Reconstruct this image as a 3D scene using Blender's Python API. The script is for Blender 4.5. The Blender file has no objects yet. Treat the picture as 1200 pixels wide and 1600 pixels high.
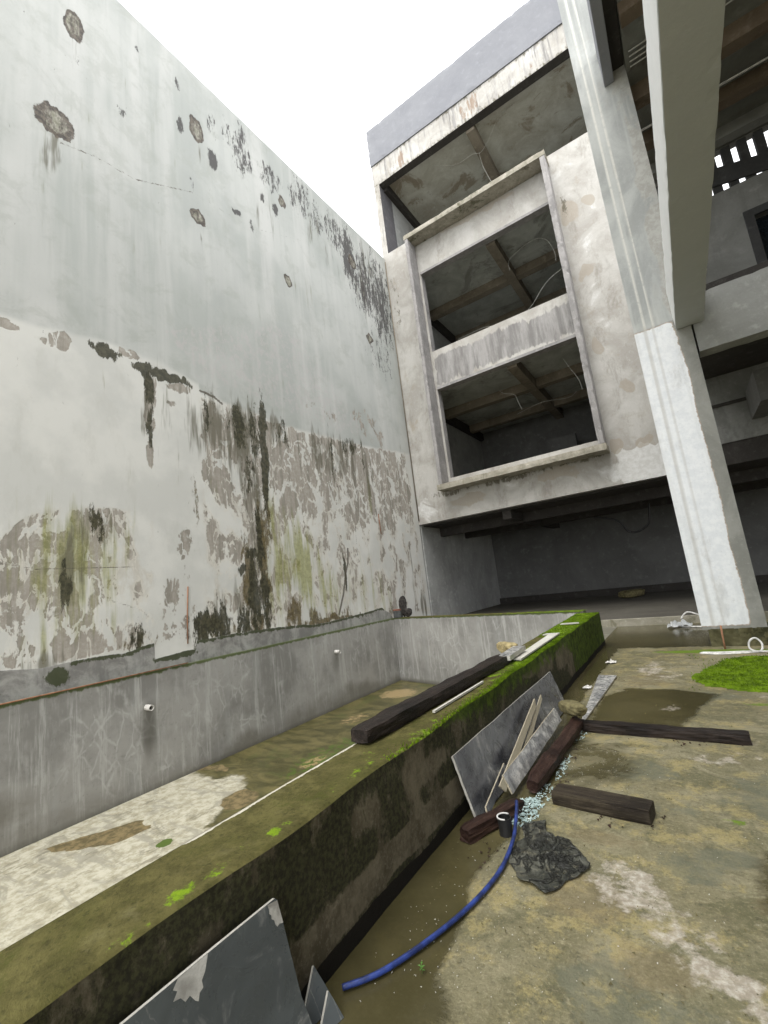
import bpy, math, random
import numpy as np
from mathutils import Vector, Matrix
rad = math.radians
SC = bpy.context.scene
COL = SC.collection

# ------------------------------------------------------------------ camera, sky, sun, exposure
cam = bpy.data.cameras.new("camera"); cam_o = bpy.data.objects.new("camera", cam); COL.objects.link(cam_o)
_yaw, _pitch, _roll = -0.58082, 0.169756, -0.117515
_F = Vector((math.sin(_yaw)*math.cos(_pitch), math.cos(_yaw)*math.cos(_pitch), math.sin(_pitch)))
_R = Vector((math.cos(_yaw), -math.sin(_yaw), 0)); _U = _R.cross(_F)
_R2 = math.cos(_roll)*_R + math.sin(_roll)*_U; _U2 = -math.sin(_roll)*_R + math.cos(_roll)*_U
_m = Matrix.Identity(4)
for i in range(3): _m[i][0], _m[i][1], _m[i][2] = _R2[i], _U2[i], -_F[i]
_m[2][3] = 1.6
cam_o.matrix_world = _m
cam.sensor_fit = 'AUTO'; cam.sensor_width = 36; cam.lens = 15.685; cam.clip_start = 0.05; cam.clip_end = 600
SC.camera = cam_o

W = bpy.data.worlds.new("World"); SC.world = W; W.use_nodes = True
wn = W.node_tree.nodes; wl = W.node_tree.links
sky = wn.new('ShaderNodeTexSky'); sky.sky_type = 'NISHITA'; sky.sun_disc = False
sky.sun_elevation = rad(58); sky.sun_rotation = rad(200); sky.air_density = 1.0; sky.dust_density = 6.0
hs = wn.new('ShaderNodeHueSaturation'); hs.inputs['Saturation'].default_value = 0.10
wl.new(sky.outputs[0], hs.inputs['Color'])
cl = wn.new('ShaderNodeMix'); cl.data_type = 'RGBA'; cl.inputs[0].default_value = .8      # an even white cloud deck over the sky
wl.new(hs.outputs[0], cl.inputs[6]); cl.inputs[7].default_value = (5.9, 6.0, 6.1, 1)
wl.new(cl.outputs[2], wn['Background'].inputs[0]); wn['Background'].inputs[1].default_value = 0.15

sun = bpy.data.lights.new("sun", 'SUN'); sun.energy = 0.8; sun.angle = rad(40); sun.color = (1, .97, .92)
sun_o = bpy.data.objects.new("sun", sun); COL.objects.link(sun_o)
_el, _az = rad(62), rad(165)      # azimuth measured clockwise from +Y
_d = Vector((math.sin(_az)*math.cos(_el), math.cos(_az)*math.cos(_el), math.sin(_el)))
sun_o.rotation_euler = _d.to_track_quat('Z', 'Y').to_euler()
vs = SC.view_settings; vs.view_transform = 'Standard'; vs.look = 'None'; vs.exposure = 1.58; vs.gamma = 1; vs.use_curve_mapping = False
SC.cycles.max_bounces = 8; SC.cycles.diffuse_bounces = 5

# ------------------------------------------------------------------ material helper
class Mat:
    def __init__(s, name, rough=.9, spec=.3):
        s.m = bpy.data.materials.new(name); s.m.use_nodes = True
        s.t = s.m.node_tree; s.b = s.t.nodes['Principled BSDF']
        s.b.inputs['Roughness'].default_value = rough; s.b.inputs['Specular IOR Level'].default_value = spec
        s.co = s.t.nodes.new('ShaderNodeTexCoord').outputs['Object']
    def n(s, k, **kw):
        x = s.t.nodes.new('ShaderNode'+k)
        for a, v in kw.items(): setattr(x, a, v)
        return x
    def put(s, sock, v):
        if isinstance(v, (int, float)): sock.default_value = v
        elif isinstance(v, tuple): sock.default_value = v+(1,) if len(v) == 3 and sock.type == 'RGBA' else v
        else: s.t.links.new(v, sock)
    def map(s, scale=(1,1,1), rot=(0,0,0), loc=(0,0,0), co=None):
        x = s.n('Mapping'); s.put(x.inputs[0], co or s.co)
        x.inputs['Scale'].default_value = scale; x.inputs['Rotation'].default_value = rot; x.inputs['Location'].default_value = loc
        return x.outputs[0]
    def noise(s, scale=1., stretch=(1,1,1), detail=6, rough=.6, dist=0., loc=(0,0,0), co=None):
        x = s.n('TexNoise'); s.put(x.inputs['Vector'], s.map(stretch, loc=loc, co=co))
        x.inputs['Scale'].default_value = scale; x.inputs['Detail'].default_value = detail
        x.inputs['Roughness'].default_value = rough; x.inputs['Distortion'].default_value = dist
        return x.outputs['Fac']
    def voro(s, scale=1., stretch=(1,1,1), feature='DISTANCE_TO_EDGE', co=None, rnd=1.):
        x = s.n('TexVoronoi', feature=feature); s.put(x.inputs['Vector'], s.map(stretch, co=co))
        x.inputs['Scale'].default_value = scale; x.inputs['Randomness'].default_value = rnd
        return x.outputs['Distance']
    def warp(s, amt, scale, stretch=(1,1,1), detail=4):
        x = s.n('TexNoise'); s.put(x.inputs['Vector'], s.map(stretch)); x.inputs['Scale'].default_value = scale; x.inputs['Detail'].default_value = detail
        a = s.n('VectorMath', operation='SUBTRACT'); s.put(a.inputs[0], x.outputs['Color']); a.inputs[1].default_value = (.5,.5,.5)
        b = s.n('VectorMath', operation='SCALE'); s.put(b.inputs[0], a.outputs[0]); b.inputs['Scale'].default_value = amt
        c = s.n('VectorMath', operation='ADD'); s.put(c.inputs[0], s.co); s.put(c.inputs[1], b.outputs[0])
        return c.outputs[0]
    def attr(s, name):
        x = s.n('Attribute'); x.attribute_name = name; return x.outputs['Fac']
    def op(s, o, a, b=0., c=0., clamp=False):
        x = s.n('Math', operation=o, use_clamp=clamp); s.put(x.inputs[0], a); s.put(x.inputs[1], b)
        if o in ('MULTIPLY_ADD',): s.put(x.inputs[2], c)
        return x.outputs[0]
    def step(s, v, lo, hi, a=0., b=1.):
        x = s.n('MapRange', interpolation_type='SMOOTHSTEP'); s.put(x.inputs[0], v)
        for i, k in enumerate((lo, hi, a, b)): x.inputs[i+1].default_value = k
        return x.outputs[0]
    def thr(s, mask, noise, gain=1.6, lo=.42, hi=.52):     # a mask broken up by noise, crisp edged
        return s.step(s.op('ADD', mask, s.op('MULTIPLY', s.op('SUBTRACT', noise, .5), gain)), lo, hi)
    def mix(s, f, a, b):
        x = s.n('Mix', data_type='RGBA'); s.put(x.inputs[0], f); s.put(x.inputs[6], a); s.put(x.inputs[7], b); return x.outputs[2]
    def mixf(s, f, a, b):
        x = s.n('Mix', data_type='FLOAT'); s.put(x.inputs[0], f); s.put(x.inputs[2], a); s.put(x.inputs[3], b); return x.outputs[0]
    def ramp(s, v, *stops):
        x = s.n('ValToRGB'); s.put(x.inputs[0], v); e = x.color_ramp.elements
        while len(e) < len(stops): e.new(.5)
        for k, (p, c) in zip(e, stops): k.position = p; k.color = c+(1,)
        return x.outputs[0]
    def mul(s, c, v):     # scale a colour by a value
        x = s.n('VectorMath', operation='SCALE'); s.put(x.inputs[0], c); s.put(x.inputs['Scale'], v); return x.outputs[0]
    def base(s, c): s.put(s.b.inputs['Base Color'], c); return s
    def rough(s, v): s.put(s.b.inputs['Roughness'], v); return s
    def bump(s, h, strength=.3, dist=.02):
        x = s.n('Bump'); s.put(x.inputs['Height'], h); x.inputs['Strength'].default_value = strength; x.inputs['Distance'].default_value = dist
        s.t.links.new(x.outputs[0], s.b.inputs['Normal']); return s

# ------------------------------------------------------------------ mesh helper
class MB:
    def __init__(s): s.v = []; s.f = []; s.a = {}; s.n = 0; s.smooth = []
    def add(s, verts, faces, smooth=False, **attrs):
        verts = np.asarray(verts, float).reshape(-1, 3); o = s.n
        s.v.append(verts)
        for k, x in attrs.items(): s.a.setdefault(k, []).append((o, np.asarray(x, float)))
        s.n += len(verts)
        for f in faces: s.f.append(tuple(int(i)+o for i in f)); s.smooth.append(smooth)
        return s
    def box(s, x0, x1, y0, y1, z0, z1):
        v = [(x, y, z) for z in (z0, z1) for y in (y0, y1) for x in (x0, x1)]
        return s.add(v, [(0,2,3,1),(4,5,7,6),(0,1,5,4),(2,6,7,3),(0,4,6,2),(1,3,7,5)])
    def rbox(s, x0, x1, y0, y1, z0, z1, step=.10, amp=.012):     # box with slightly worn, uneven arrises
        def ax(a, b): return np.linspace(a, b, max(2, int(round((b-a)/step))+1))
        def wear(P):
            d = np.array([fbm(P[:,0]*4+P[:,2]*1.3+i*7, P[:,1]*4+P[:,2]*4+i*3, 4, 60+i)-.5 for i in range(3)]).T*2*amp
            lo = np.array([x0, y0, z0]); hi = np.array([x1, y1, z1]); e = (np.isclose(P, lo) | np.isclose(P, hi))
            k = (e.sum(1) >= 2)[:, None]; c = np.where(np.isclose(P, lo), 1, -1)*e
            chip = np.clip(fbm(P[:,0]*9+P[:,1]*7, P[:,2]*9+P[:,1]*5, 3, 71)-.56, 0, 1)[:, None]*amp*7
            return P+d*.5+k*c*(amp*.35+chip)
        o = []
        for (u, v, w, cs) in ((0,1,2,(z0,z1)), (1,2,0,(x0,x1)), (2,0,1,(y0,y1))):
            B = ((x0,x1),(y0,y1),(z0,z1)); U = ax(*B[u]); V = ax(*B[v])
            for q, c in enumerate(cs):
                def fn(a, b, c=c):
                    P = np.zeros(a.shape+(3,)); P[...,u] = a; P[...,v] = b; P[...,w] = c
                    P = wear(P.reshape(-1, 3)).reshape(P.shape); return P[...,0], P[...,1], P[...,2]
                s.grid(U, V, fn, flip=(q == 0))
        return s
    def prism(s, pts, d):       # closed outline (3d points) pushed along d
        p = [Vector(q) for q in pts]; d = Vector(d); n = len(p)
        v = [tuple(q) for q in p]+[tuple(q+d) for q in p]
        return s.add(v, [tuple(range(n-1, -1, -1)), tuple(range(n, 2*n))]+[(i, (i+1) % n, n+(i+1) % n, n+i) for i in range(n)])
    def grid(s, us, vs, fn, keep=None, flip=False, smooth=False, masks=None):
        U, V = np.meshgrid(us, vs, indexing='ij'); nu, nv = U.shape
        P = np.stack(fn(U, V), -1).reshape(-1, 3)
        I = np.arange(nu*nv).reshape(nu, nv)
        Q = np.stack([I[:-1,:-1], I[1:,:-1], I[1:,1:], I[:-1,1:]], -1)
        if keep is not None:
            uc = (us[:-1]+us[1:])/2; vc = (vs[:-1]+vs[1:])/2
            A, B = np.meshgrid(uc, vc, indexing='ij'); Q = Q[keep(A, B)]
        Q = Q.reshape(-1, 4)
        if flip: Q = Q[:, ::-1]
        at = {k: m(U, V).reshape(-1) for k, m in (masks or {}).items()}
        return s.add(P, Q.tolist(), smooth, **at)
    def tube(s, pts, r, k=8, caps=True, closed=False):
        P = [Vector(p) for p in pts]; n = len(P); V = []; up = None
        rs = r if isinstance(r, (list, tuple)) else [r]*n
        for i in range(n):
            t = (P[(i+1) % n]-P[i-1]) if closed else (P[min(i+1, n-1)]-P[max(i-1, 0)])
            t.normalize()
            if up is None: up = Vector((0,0,1)) if abs(t.z) < .9 else Vector((1,0,0))
            a = t.cross(up).normalized(); up = a.cross(t).normalized()
            for j in range(k):
                q = 2*math.pi*j/k; V.append(tuple(P[i]+rs[i]*(math.cos(q)*a+math.sin(q)*up)))
        F = []
        for i in range(n if closed else n-1):
            i2 = (i+1) % n
            for j in range(k): F.append((i*k+j, i2*k+j, i2*k+(j+1) % k, i*k+(j+1) % k))
        if caps and not closed: F += [tuple(range(k))[::-1][::-1], tuple(range((n-1)*k, n*k))[::-1]]
        return s.add(V, F, True)
    def build(s, name, mat, parent=None, bevel=0.):
        me = bpy.data.meshes.new(name); V = np.concatenate(s.v)
        loops = np.fromiter((i for f in s.f for i in f), np.int32); tot = np.array([len(f) for f in s.f], np.int32)
        me.vertices.add(len(V)); me.vertices.foreach_set('co', V.astype(np.float32).ravel())
        me.loops.add(len(loops)); me.loops.foreach_set('vertex_index', loops)
        me.polygons.add(len(tot)); st = np.zeros(len(tot), np.int32); st[1:] = np.cumsum(tot)[:-1]
        me.polygons.foreach_set('loop_start', st); me.polygons.foreach_set('loop_total', tot)
        me.polygons.foreach_set('use_smooth', np.array(s.smooth, bool))
        me.update(calc_edges=True); me.validate()
        for k, lst in s.a.items():
            at = me.attributes.new(k, 'FLOAT', 'POINT'); arr = np.zeros(len(V), np.float32)
            for o, x in lst: arr[o:o+len(x)] = x
            at.data.foreach_set('value', arr)
        me.materials.append(mat.m if isinstance(mat, Mat) else mat)
        ob = bpy.data.objects.new(name, me); COL.objects.link(ob); ob.parent = parent
        if parent is not None and parent.name in WORLD_BUILT: ob.matrix_parent_inverse = Matrix.Translation(-parent.location)
        if bevel:
            b = ob.modifiers.new('bevel', 'BEVEL'); b.width = bevel; b.segments = 2; b.limit_method = 'ANGLE'; b.angle_limit = rad(40)
        return ob

def tag(o, label, cat, group=None, kind=None):
    if label: o['label'] = label
    if cat: o['category'] = cat
    if group: o['group'] = group
    if kind: o['kind'] = kind
    return o
def thing(name, label, cat, loc=(0,0,0), rz=0., group=None):
    o = bpy.data.objects.new(name, None); COL.objects.link(o); o.location = loc; o.rotation_euler = (0,0,rz)
    o.empty_display_size = .2
    return tag(o, label, cat, group)

WORLD_BUILT = {'boundary_wall', 'empty_pool', 'unfinished_building'}     # their parts are modelled in world coordinates

# numpy noise
def vnoise(x, y, seed=0):
    xi = np.floor(x).astype(np.int64); yi = np.floor(y).astype(np.int64); fx = x-xi; fy = y-yi
    fx = fx*fx*(3-2*fx); fy = fy*fy*(3-2*fy)
    def h(a, b):
        n = (a*374761393+b*668265263+seed*974634133) & 0x7fffffff
        n = ((n ^ (n >> 13))*1274126177) & 0x7fffffff
        return ((n ^ (n >> 16)) & 0xffff)/65535.
    return (h(xi,yi)*(1-fx)+h(xi+1,yi)*fx)*(1-fy)+(h(xi,yi+1)*(1-fx)+h(xi+1,yi+1)*fx)*fy
def fbm(x, y, o=4, seed=0):
    s = 0; a = .5; t = 0
    for i in range(o): s = s+a*vnoise(x*2**i, y*2**i, seed+i*7); t += a; a *= .5
    return s/t
def warped(f, a1=.10, f1=2.3, a2=.05, f2=8., seed=50):
    def g(A, B):
        return f(A+a1*2*(fbm(A*f1, B*f1*.7, 3, seed)-.5)+a2*2*(fbm(A*f2, B*f2*.6, 2, seed+3)-.5), B+a1*2*(fbm(A*f1+40, B*f1*.7, 3, seed+1)-.5)+a2*3*(fbm(A*f2*1.4+40, B*f2*.3, 2, seed+4)-.5))
    return g
def streaky(f, k=9., s=.4):
    return lambda A, B: f(A, B)*(.55+.9*fbm(A*k, B*s, 3, 77))
def ss(x, a, b):
    t = np.clip((x-a)/(b-a), 0, 1); return t*t*(3-2*t)
def blobs(lst, soft=.6):
    def f(A, B):
        r = np.zeros_like(A)
        for e in lst:
            a, b, ra, rb = e[:4]; w = e[4] if len(e) > 4 else 1.
            d = np.sqrt(((A-a)/ra)**2+((B-b)/rb)**2)
            r = np.maximum(r, w*(1-ss(d, 1-soft, 1+soft)))
        return r
    return f
def band(x, a, b, s=.1): return ss(x, a-s, a+s)*(1-ss(x, b-s, b+s))
def line(pts, w):
    def f(A, B):
        d = np.full(A.shape, 9.)
        for (a0, b0), (a1, b1) in zip(pts[:-1], pts[1:]):
            L2 = (a1-a0)**2+(b1-b0)**2; t = np.clip(((A-a0)*(a1-a0)+(B-b0)*(b1-b0))/L2, 0, 1)
            d = np.minimum(d, np.hypot(A-a0-t*(a1-a0), B-b0-t*(b1-b0)))
        return 1-ss(d, w*.4, w*1.4)
    return f
def inside(poly, A, B):
    c = np.zeros(A.shape, bool); n = len(poly)
    for i in range(n):
        x0, y0 = poly[i]; x1, y1 = poly[(i+1) % n]
        if y0 == y1: continue
        c ^= ((y0 > B) != (y1 > B)) & (A < (x1-x0)*(B-y0)/(y1-y0)+x0)
    return c
def polymask(poly, soft=.1):
    pl = list(poly)+[poly[0]]
    def f(A, B):
        d = np.full(A.shape, 9.)
        for (a0, b0), (a1, b1) in zip(pl[:-1], pl[1:]):
            L2 = (a1-a0)**2+(b1-b0)**2+1e-9; t = np.clip(((A-a0)*(a1-a0)+(B-b0)*(b1-b0))/L2, 0, 1)
            d = np.minimum(d, np.hypot(A-a0-t*(a1-a0), B-b0-t*(b1-b0)))
        d = np.where(inside(poly, A, B), d, -d)
        return ss(d, -soft, soft)
    return f
def arr(*segs):      # (start, stop, step) pieces
    out = [np.arange(a, b, s) for a, b, s in segs]; out.append(np.array([segs[-1][1]])); a = np.concatenate(out); return a[np.r_[True, np.diff(a) > .004]]

# ------------------------------------------------------------------ materials
def concrete(name, col, vary=.25, streak=.35, light=None, dark=None, stain=.0, sc=1., rough=.92, axis='z'):
    """bare cement: mottled, vertical run-down streaks, pits; optional mask 'stain' for dark dirt, 'pale' for whitewash"""
    m = Mat(name, rough)
    dark = dark or tuple(c*.45 for c in col); light = light or tuple(min(1, c*1.35+.05) for c in col)
    a = m.noise(.9*sc, detail=8, rough=.65, dist=.6); b = m.noise(5*sc, detail=6, rough=.7)
    st = m.noise(2.2*sc, (1.6,1.6,.12), detail=5, rough=.7)
    c = m.mix(m.step(a, .5-vary, .5+vary), m.mix(.6, col, dark), col)
    c = m.mix(m.op('MULTIPLY', m.step(b, .52, .75), .55), c, light)
    c = m.mix(m.op('MULTIPLY', m.step(st, .52, .72), streak), c, dark)
    if stain: c = m.mix(m.op('MULTIPLY', m.step(m.noise(.55*sc, (1,1,.6), detail=9, rough=.72, dist=1., loc=(3,1,7)), .54, .62), stain), c, dark)
    gz = m.noise(22*sc, detail=8, rough=.8)
    c = m.mix(m.op('MULTIPLY', m.step(gz, .54, .68), .28), c, light); c = m.mix(m.op('MULTIPLY', m.step(gz, .46, .33), .3), c, dark)
    m.base(c); m.bump(m.op('ADD', m.op('MULTIPLY', b, .7), gz), .3, .012)
    return m

# boundary wall: two coats of old paint over plaster, mould and algae where the masks put them
M_wall = Mat('old_painted_wall', .9, .25); m = M_wall
big = m.noise(.35, detail=6, rough=.55, loc=(5,2,1)); fine = m.noise(11, detail=8, rough=.75)
drip = m.noise(4.5, (1,1,.09), detail=4, rough=.65); drip2 = m.noise(1.5, (1,1,.06), detail=4, rough=.6, loc=(1,7,3))
peeln = m.noise(2.5, (1,1,.6), detail=11, rough=.64, dist=.25); webn = m.noise(3.2, (1,1,.42), detail=6, rough=.55, dist=.5, loc=(4,4,4))
mouldn = m.noise(8, (1,1,.30), detail=10, rough=.8, dist=.2); spotn = m.noise(9, (1,1,.7), detail=9, rough=.75, dist=.4)
web = m.step(m.op('ABSOLUTE', m.op('SUBTRACT', webn, .5)), .0, .045)
cool = m.mix(m.step(big, .4, .6), (.43,.447,.425), (.52,.53,.507))
cool = m.mix(m.op('MULTIPLY', m.step(drip2, .46, .64), .45), cool, (.62,.615,.595))
cool = m.mix(m.op('MULTIPLY', m.step(drip2, .46, .34), .22), cool, (.375,.39,.38))
cool = m.mix(m.op('MULTIPLY', m.step(drip, .52, .75), .25), cool, (.34,.36,.34))
cool = m.mix(m.op('MULTIPLY', m.step(m.noise(1.6, detail=11, rough=.72, dist=.4, loc=(8,3,2)), .48, .64), .38), cool, (.37,.385,.35))
cool = m.mix(m.op('MULTIPLY', m.step(m.noise(26, detail=6, rough=.8), .56, .72), .22), cool, (.30,.30,.28))
warm = m.mix(m.step(m.noise(.8, detail=6, loc=(2,2,2)), .4, .62), (.60,.60,.57), (.685,.68,.645))
warm = m.mix(m.op('MULTIPLY', m.step(m.noise(2.5, (1,1,.4), detail=8, rough=.7), .52, .68), .25), warm, (.48,.475,.43))
c = m.mix(m.attr('low'), cool, warm)
c = m.mix(m.op('MULTIPLY', m.thr(m.attr('patch'), spotn, 1.6), .5), c, (.52,.485,.48))
c = m.mix(m.op('MULTIPLY', m.attr('worn'), m.op('MULTIPLY', m.step(peeln, .45, .58), .85)), c, (.53,.495,.43))
pv = m.op('ADD', m.attr('peel'), m.op('MULTIPLY', m.op('SUBTRACT', peeln, .5), 2.6)); pv = m.op('ADD', pv, m.op('MULTIPLY', m.op('SUBTRACT', web, .85), m.step(m.noise(1.1, detail=3, loc=(9,9,1)), .35, .6, .15, .75)))
pl = m.op('MULTIPLY', m.step(pv, .40, .50), m.step(m.attr('peel'), .06, .14))
edge = m.op('MULTIPLY', m.step(pv, .24, .38), m.op('SUBTRACT', 1., pl))
c = m.mix(m.op('MULTIPLY', m.op('MULTIPLY', edge, m.attr('worn')), .5), c, (.74,.715,.65))
plast = m.mix(m.step(fine, .4, .65), (.355,.325,.285), (.44,.41,.365))
plast = m.mix(m.op('MULTIPLY', m.step(drip, .44, .62), .6), plast, (.22,.205,.175)); plast = m.mix(m.op('MULTIPLY', m.step(mouldn, .54, .66), .35), plast, (.16,.15,.12))
c = m.mix(pl, c, plast)
c = m.mix(m.op('MULTIPLY', m.thr(m.attr('green'), drip, 2.0, .30, .80), .75), c, m.mix(m.step(fine, .4, .6), (.22,.23,.055), (.36,.36,.13)))
c = m.mix(m.op('MULTIPLY', m.thr(m.attr('grime'), drip, 2.4, .40, .80), .8), c, (.15,.14,.105))
c = m.mix(m.op('MULTIPLY', m.thr(m.attr('brown'), mouldn, 2.4, .38, .62), .9), c, m.mix(m.step(fine, .4, .6), (.075,.055,.02), (.15,.115,.05)))
c = m.mix(m.op('MULTIPLY', m.thr(m.attr('black'), mouldn, 3.0, .46, .60), .93), c, m.mix(m.step(fine, .4, .62), (.035,.035,.022), (.085,.08,.05)))
c = m.mix(m.op('MULTIPLY', m.thr(m.attr('speck'), mouldn, 3.4, .64, .80), .88), c, (.065,.06,.06))
rim = m.attr('scar'); sc_n = m.op('ADD', rim, m.op('MULTIPLY', m.op('SUBTRACT', spotn, .5), .9))
c = m.mix(m.op('MULTIPLY', m.step(sc_n, .30, .40), .92), c, m.mix(m.step(fine, .4, .6), (.06,.05,.045), (.16,.135,.11)))
c = m.mix(m.op('MULTIPLY', m.step(sc_n, .74, .94), m.step(mouldn, .40, .56)), c, m.mix(m.step(fine, .4, .6), (.24,.235,.18), (.40,.39,.34)))
c = m.mix(m.op('MULTIPLY', m.thr(m.attr('crack'), fine, 1.1, .40, .62), .85), c, (.10,.085,.065))
ren = m.thr(m.attr('render'), spotn, .7, .44, .52)
cem = m.mix(m.step(m.noise(2.6, detail=9, rough=.72, dist=.5), .4, .6), (.205,.20,.19), (.345,.34,.32))
cem = m.mix(m.op('MULTIPLY', m.step(m.noise(3., (1,1,.2), detail=6, rough=.7), .5, .66), .4), cem, (.44,.44,.42))
cem = m.mix(m.op('MULTIPLY', m.thr(m.attr('mossy'), spotn, 2.2, .42, .62), .9), cem, (.05,.06,.025))
c = m.mix(ren, c, cem)
m.base(c)
h = m.op('ADD', m.op('MULTIPLY', pl, -1.2), m.op('ADD', m.op('MULTIPLY', fine, .6), m.op('MULTIPLY', ren, 2.)))
h = m.op('ADD', h, m.op('MULTIPLY', m.step(sc_n, .30, .42), -2.))
h = m.op('ADD', h, m.op('MULTIPLY', big, 2.))
m.bump(h, .35, .02)

# cement lining of the pool: grey with pale lime veins
def lining(name, shift):
    m = Mat(name, .75, .35)
    w = m.warp(.45, 1.6, (1,1,.7)); v1 = m.voro(2.1, (1,1,.8), co=w)
    x = m.n('TexVoronoi', feature='DISTANCE_TO_EDGE'); m.put(x.inputs['Vector'], m.map((1,1,.45), loc=(shift,3,1), co=w)); x.inputs['Scale'].default_value = 4.2
    v2 = x.outputs['Distance']
    n1 = m.noise(.8, detail=7, rough=.6, loc=(shift,0,0)); n2 = m.noise(6, (1,1,.3), detail=7, rough=.7); n3 = m.noise(1.1, detail=5, loc=(4,shift,2))
    c = m.mix(m.step(n1, .38, .62), (.225,.22,.205), (.345,.338,.318)); c = m.mix(m.op('MULTIPLY', m.step(n2, .5, .68), .4), c, (.43,.425,.405))
    c = m.mix(m.op('MULTIPLY', m.step(m.noise(2.3, (1,1,.14), detail=6, rough=.7), .52, .68), .45), c, (.36,.365,.35))
    ln = m.op('MAXIMUM', m.op('MULTIPLY', m.step(v1, .06, .0), m.step(n3, .36, .50)), m.op('MULTIPLY', m.step(v2, .08, .0), m.step(n1, .42, .54)))
    ln = m.op('MULTIPLY', ln, m.step(n2, .34, .56))
    ln = m.op('MULTIPLY', ln, m.step(m.noise(1.4, (1,1,.5), detail=6, rough=.7, loc=(shift,6,2)), .46, .62))
    c = m.mix(m.op('MULTIPLY', ln, .55), c, (.52,.52,.50))
    c = m.mix(m.op('MULTIPLY', m.step(m.noise(7, (1,1,.06), detail=6, rough=.72, loc=(shift,1,1)), .52, .66), .6), c, (.50,.50,.475))
    c = m.mix(m.op('MULTIPLY', m.step(m.noise(13, detail=8, rough=.8, loc=(1,shift,1)), .54, .68), .35), c, (.13,.128,.115))
    c = m.mix(m.op('MULTIPLY', m.thr(m.attr('damp'), n1, 1.4, .3, .7), .75), c, (.15,.14,.115))
    c = m.mix(m.op('MULTIPLY', m.thr(m.attr('green'), n2, 1.4, .4, .65), .9), c, (.075,.10,.025))
    c = m.mix(m.op('MULTIPLY', m.attr('run'), .8), c, (.085,.08,.065))
    m.base(c); m.bump(m.op('ADD', n2, m.op('MULTIPLY', n1, 2.)), .25, .015); return m
M_lining = lining('pool_lining_cement', 0.); M_lining2 = lining('pool_end_cement', 5.3)

# pool floor
M_pfloor = Mat('pool_floor_slime', .6, .4); m = M_pfloor
n1 = m.noise(1.1, detail=9, rough=.65, dist=.5); n2 = m.noise(7, detail=8, rough=.7); n3 = m.noise(2.2, (.6,1.4,1), detail=8, rough=.7, dist=.8)
pale = m.mix(m.step(n2, .36, .62), (.31,.285,.20), (.50,.475,.375)); pale = m.mix(m.op('MULTIPLY', m.step(n3, .50, .60), .75), pale, (.27,.255,.20)); pale = m.mix(m.op('MULTIPLY', m.step(m.noise(3.5, (1,.5,1), detail=9, rough=.75, loc=(2,9,0)), .54, .62), .6), pale, (.15,.135,.09))
wet = m.mix(m.step(n3, .4, .62), (.062,.058,.02), (.15,.13,.05)); wet = m.mix(m.op('MULTIPLY', m.step(n1, .52, .62), .6), wet, (.09,.10,.03))
pm = m.thr(m.attr('pale'), m.noise(2.2, detail=10, rough=.75, loc=(1,1,5)), 1.9, .34, .66)
c = m.mix(pm, wet, pale)
sm = m.thr(m.attr('silt'), n1, 1.0, .42, .52); c = m.mix(sm, c, m.mix(m.step(n2, .4, .6), (.10,.08,.035), (.21,.16,.075)))
c = m.mix(m.thr(m.attr('sand'), n2, 1.2, .4, .6), c, (.34,.25,.12))
c = m.mix(m.thr(m.attr('mossy'), n2, 1.2), c, (.07,.11,.015))
m.base(c); m.rough(m.mixf(m.op('MAXIMUM', pm, sm), .28, .85)); m.bump(m.op('ADD', n2, pm), .35, .012)

# pool front wall
M_pwall = Mat('mossy_pool_wall', .92, .2); m = M_pwall
n1 = m.noise(1.8, (1,1,1.6), detail=9, rough=.65, dist=.6); n2 = m.noise(9, detail=9, rough=.75); n3 = m.noise(3., (1,1,.5), detail=8, rough=.7, loc=(7,2,4))
n5 = m.noise(5, (1,1,.7), detail=11, rough=.78, loc=(2,6,1)); n6 = m.noise(45, detail=4, rough=.7)
side = m.mix(m.step(n5, .38, .62), (.075,.063,.040), (.165,.142,.098)); side = m.mix(m.op('MULTIPLY', m.step(n6, .5, .66), .4), side, (.21,.19,.14))
cov = m.op('ADD', m.op('MULTIPLY', m.op('SUBTRACT', n3, .5), 1.5), m.op('MULTIPLY', m.op('SUBTRACT', n5, .5), 1.6)); cov = m.op('ADD', cov, m.op('SUBTRACT', .60, m.attr('bare')))
body = m.mix(m.step(n6, .38, .62), (.016,.016,.009), (.046,.047,.020))
side = m.mix(m.op('MULTIPLY', m.step(cov, .34, .56), .92), side, body)
side = m.mix(m.op('MULTIPLY', m.thr(m.attr('green'), n2, 1.2, .35, .6), .9), side, m.mix(m.step(n2, .4, .62), (.028,.045,.006), (.085,.13,.012)))
side = m.mix(m.thr(m.attr('foot'), n3, .9, .42, .5), side, (.012,.010,.007))
top = m.mix(m.step(n2, .35, .65), (.058,.052,.015), (.115,.103,.034)); top = m.mix(m.op('MULTIPLY', m.step(n1, .5, .65), .6), top, (.06,.06,.013)); top = m.mix(m.op('MULTIPLY', m.step(n3, .56, .68), .5), top, (.16,.145,.07))
top = m.mix(m.op('MULTIPLY', m.step(n6, .52, .68), .5), top, (.022,.022,.006)); top = m.mix(m.op('MULTIPLY', m.step(n5, .54, .64), .6), top, (.055,.062,.010))
top = m.mix(m.thr(m.attr('lush'), n2, 1.9, .42, .58), top, m.mix(m.step(n2, .42, .64), (.065,.11,.005), (.165,.26,.01)))
top = m.mix(m.thr(m.attr('lip'), n5, 1.6, .44, .56), top, (.50,.47,.39))
m.base(m.mix(m.attr('top'), side, top)); m.bump(m.op('ADD', n2, m.op('MULTIPLY', n1, 2.)), .6, .02)

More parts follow.
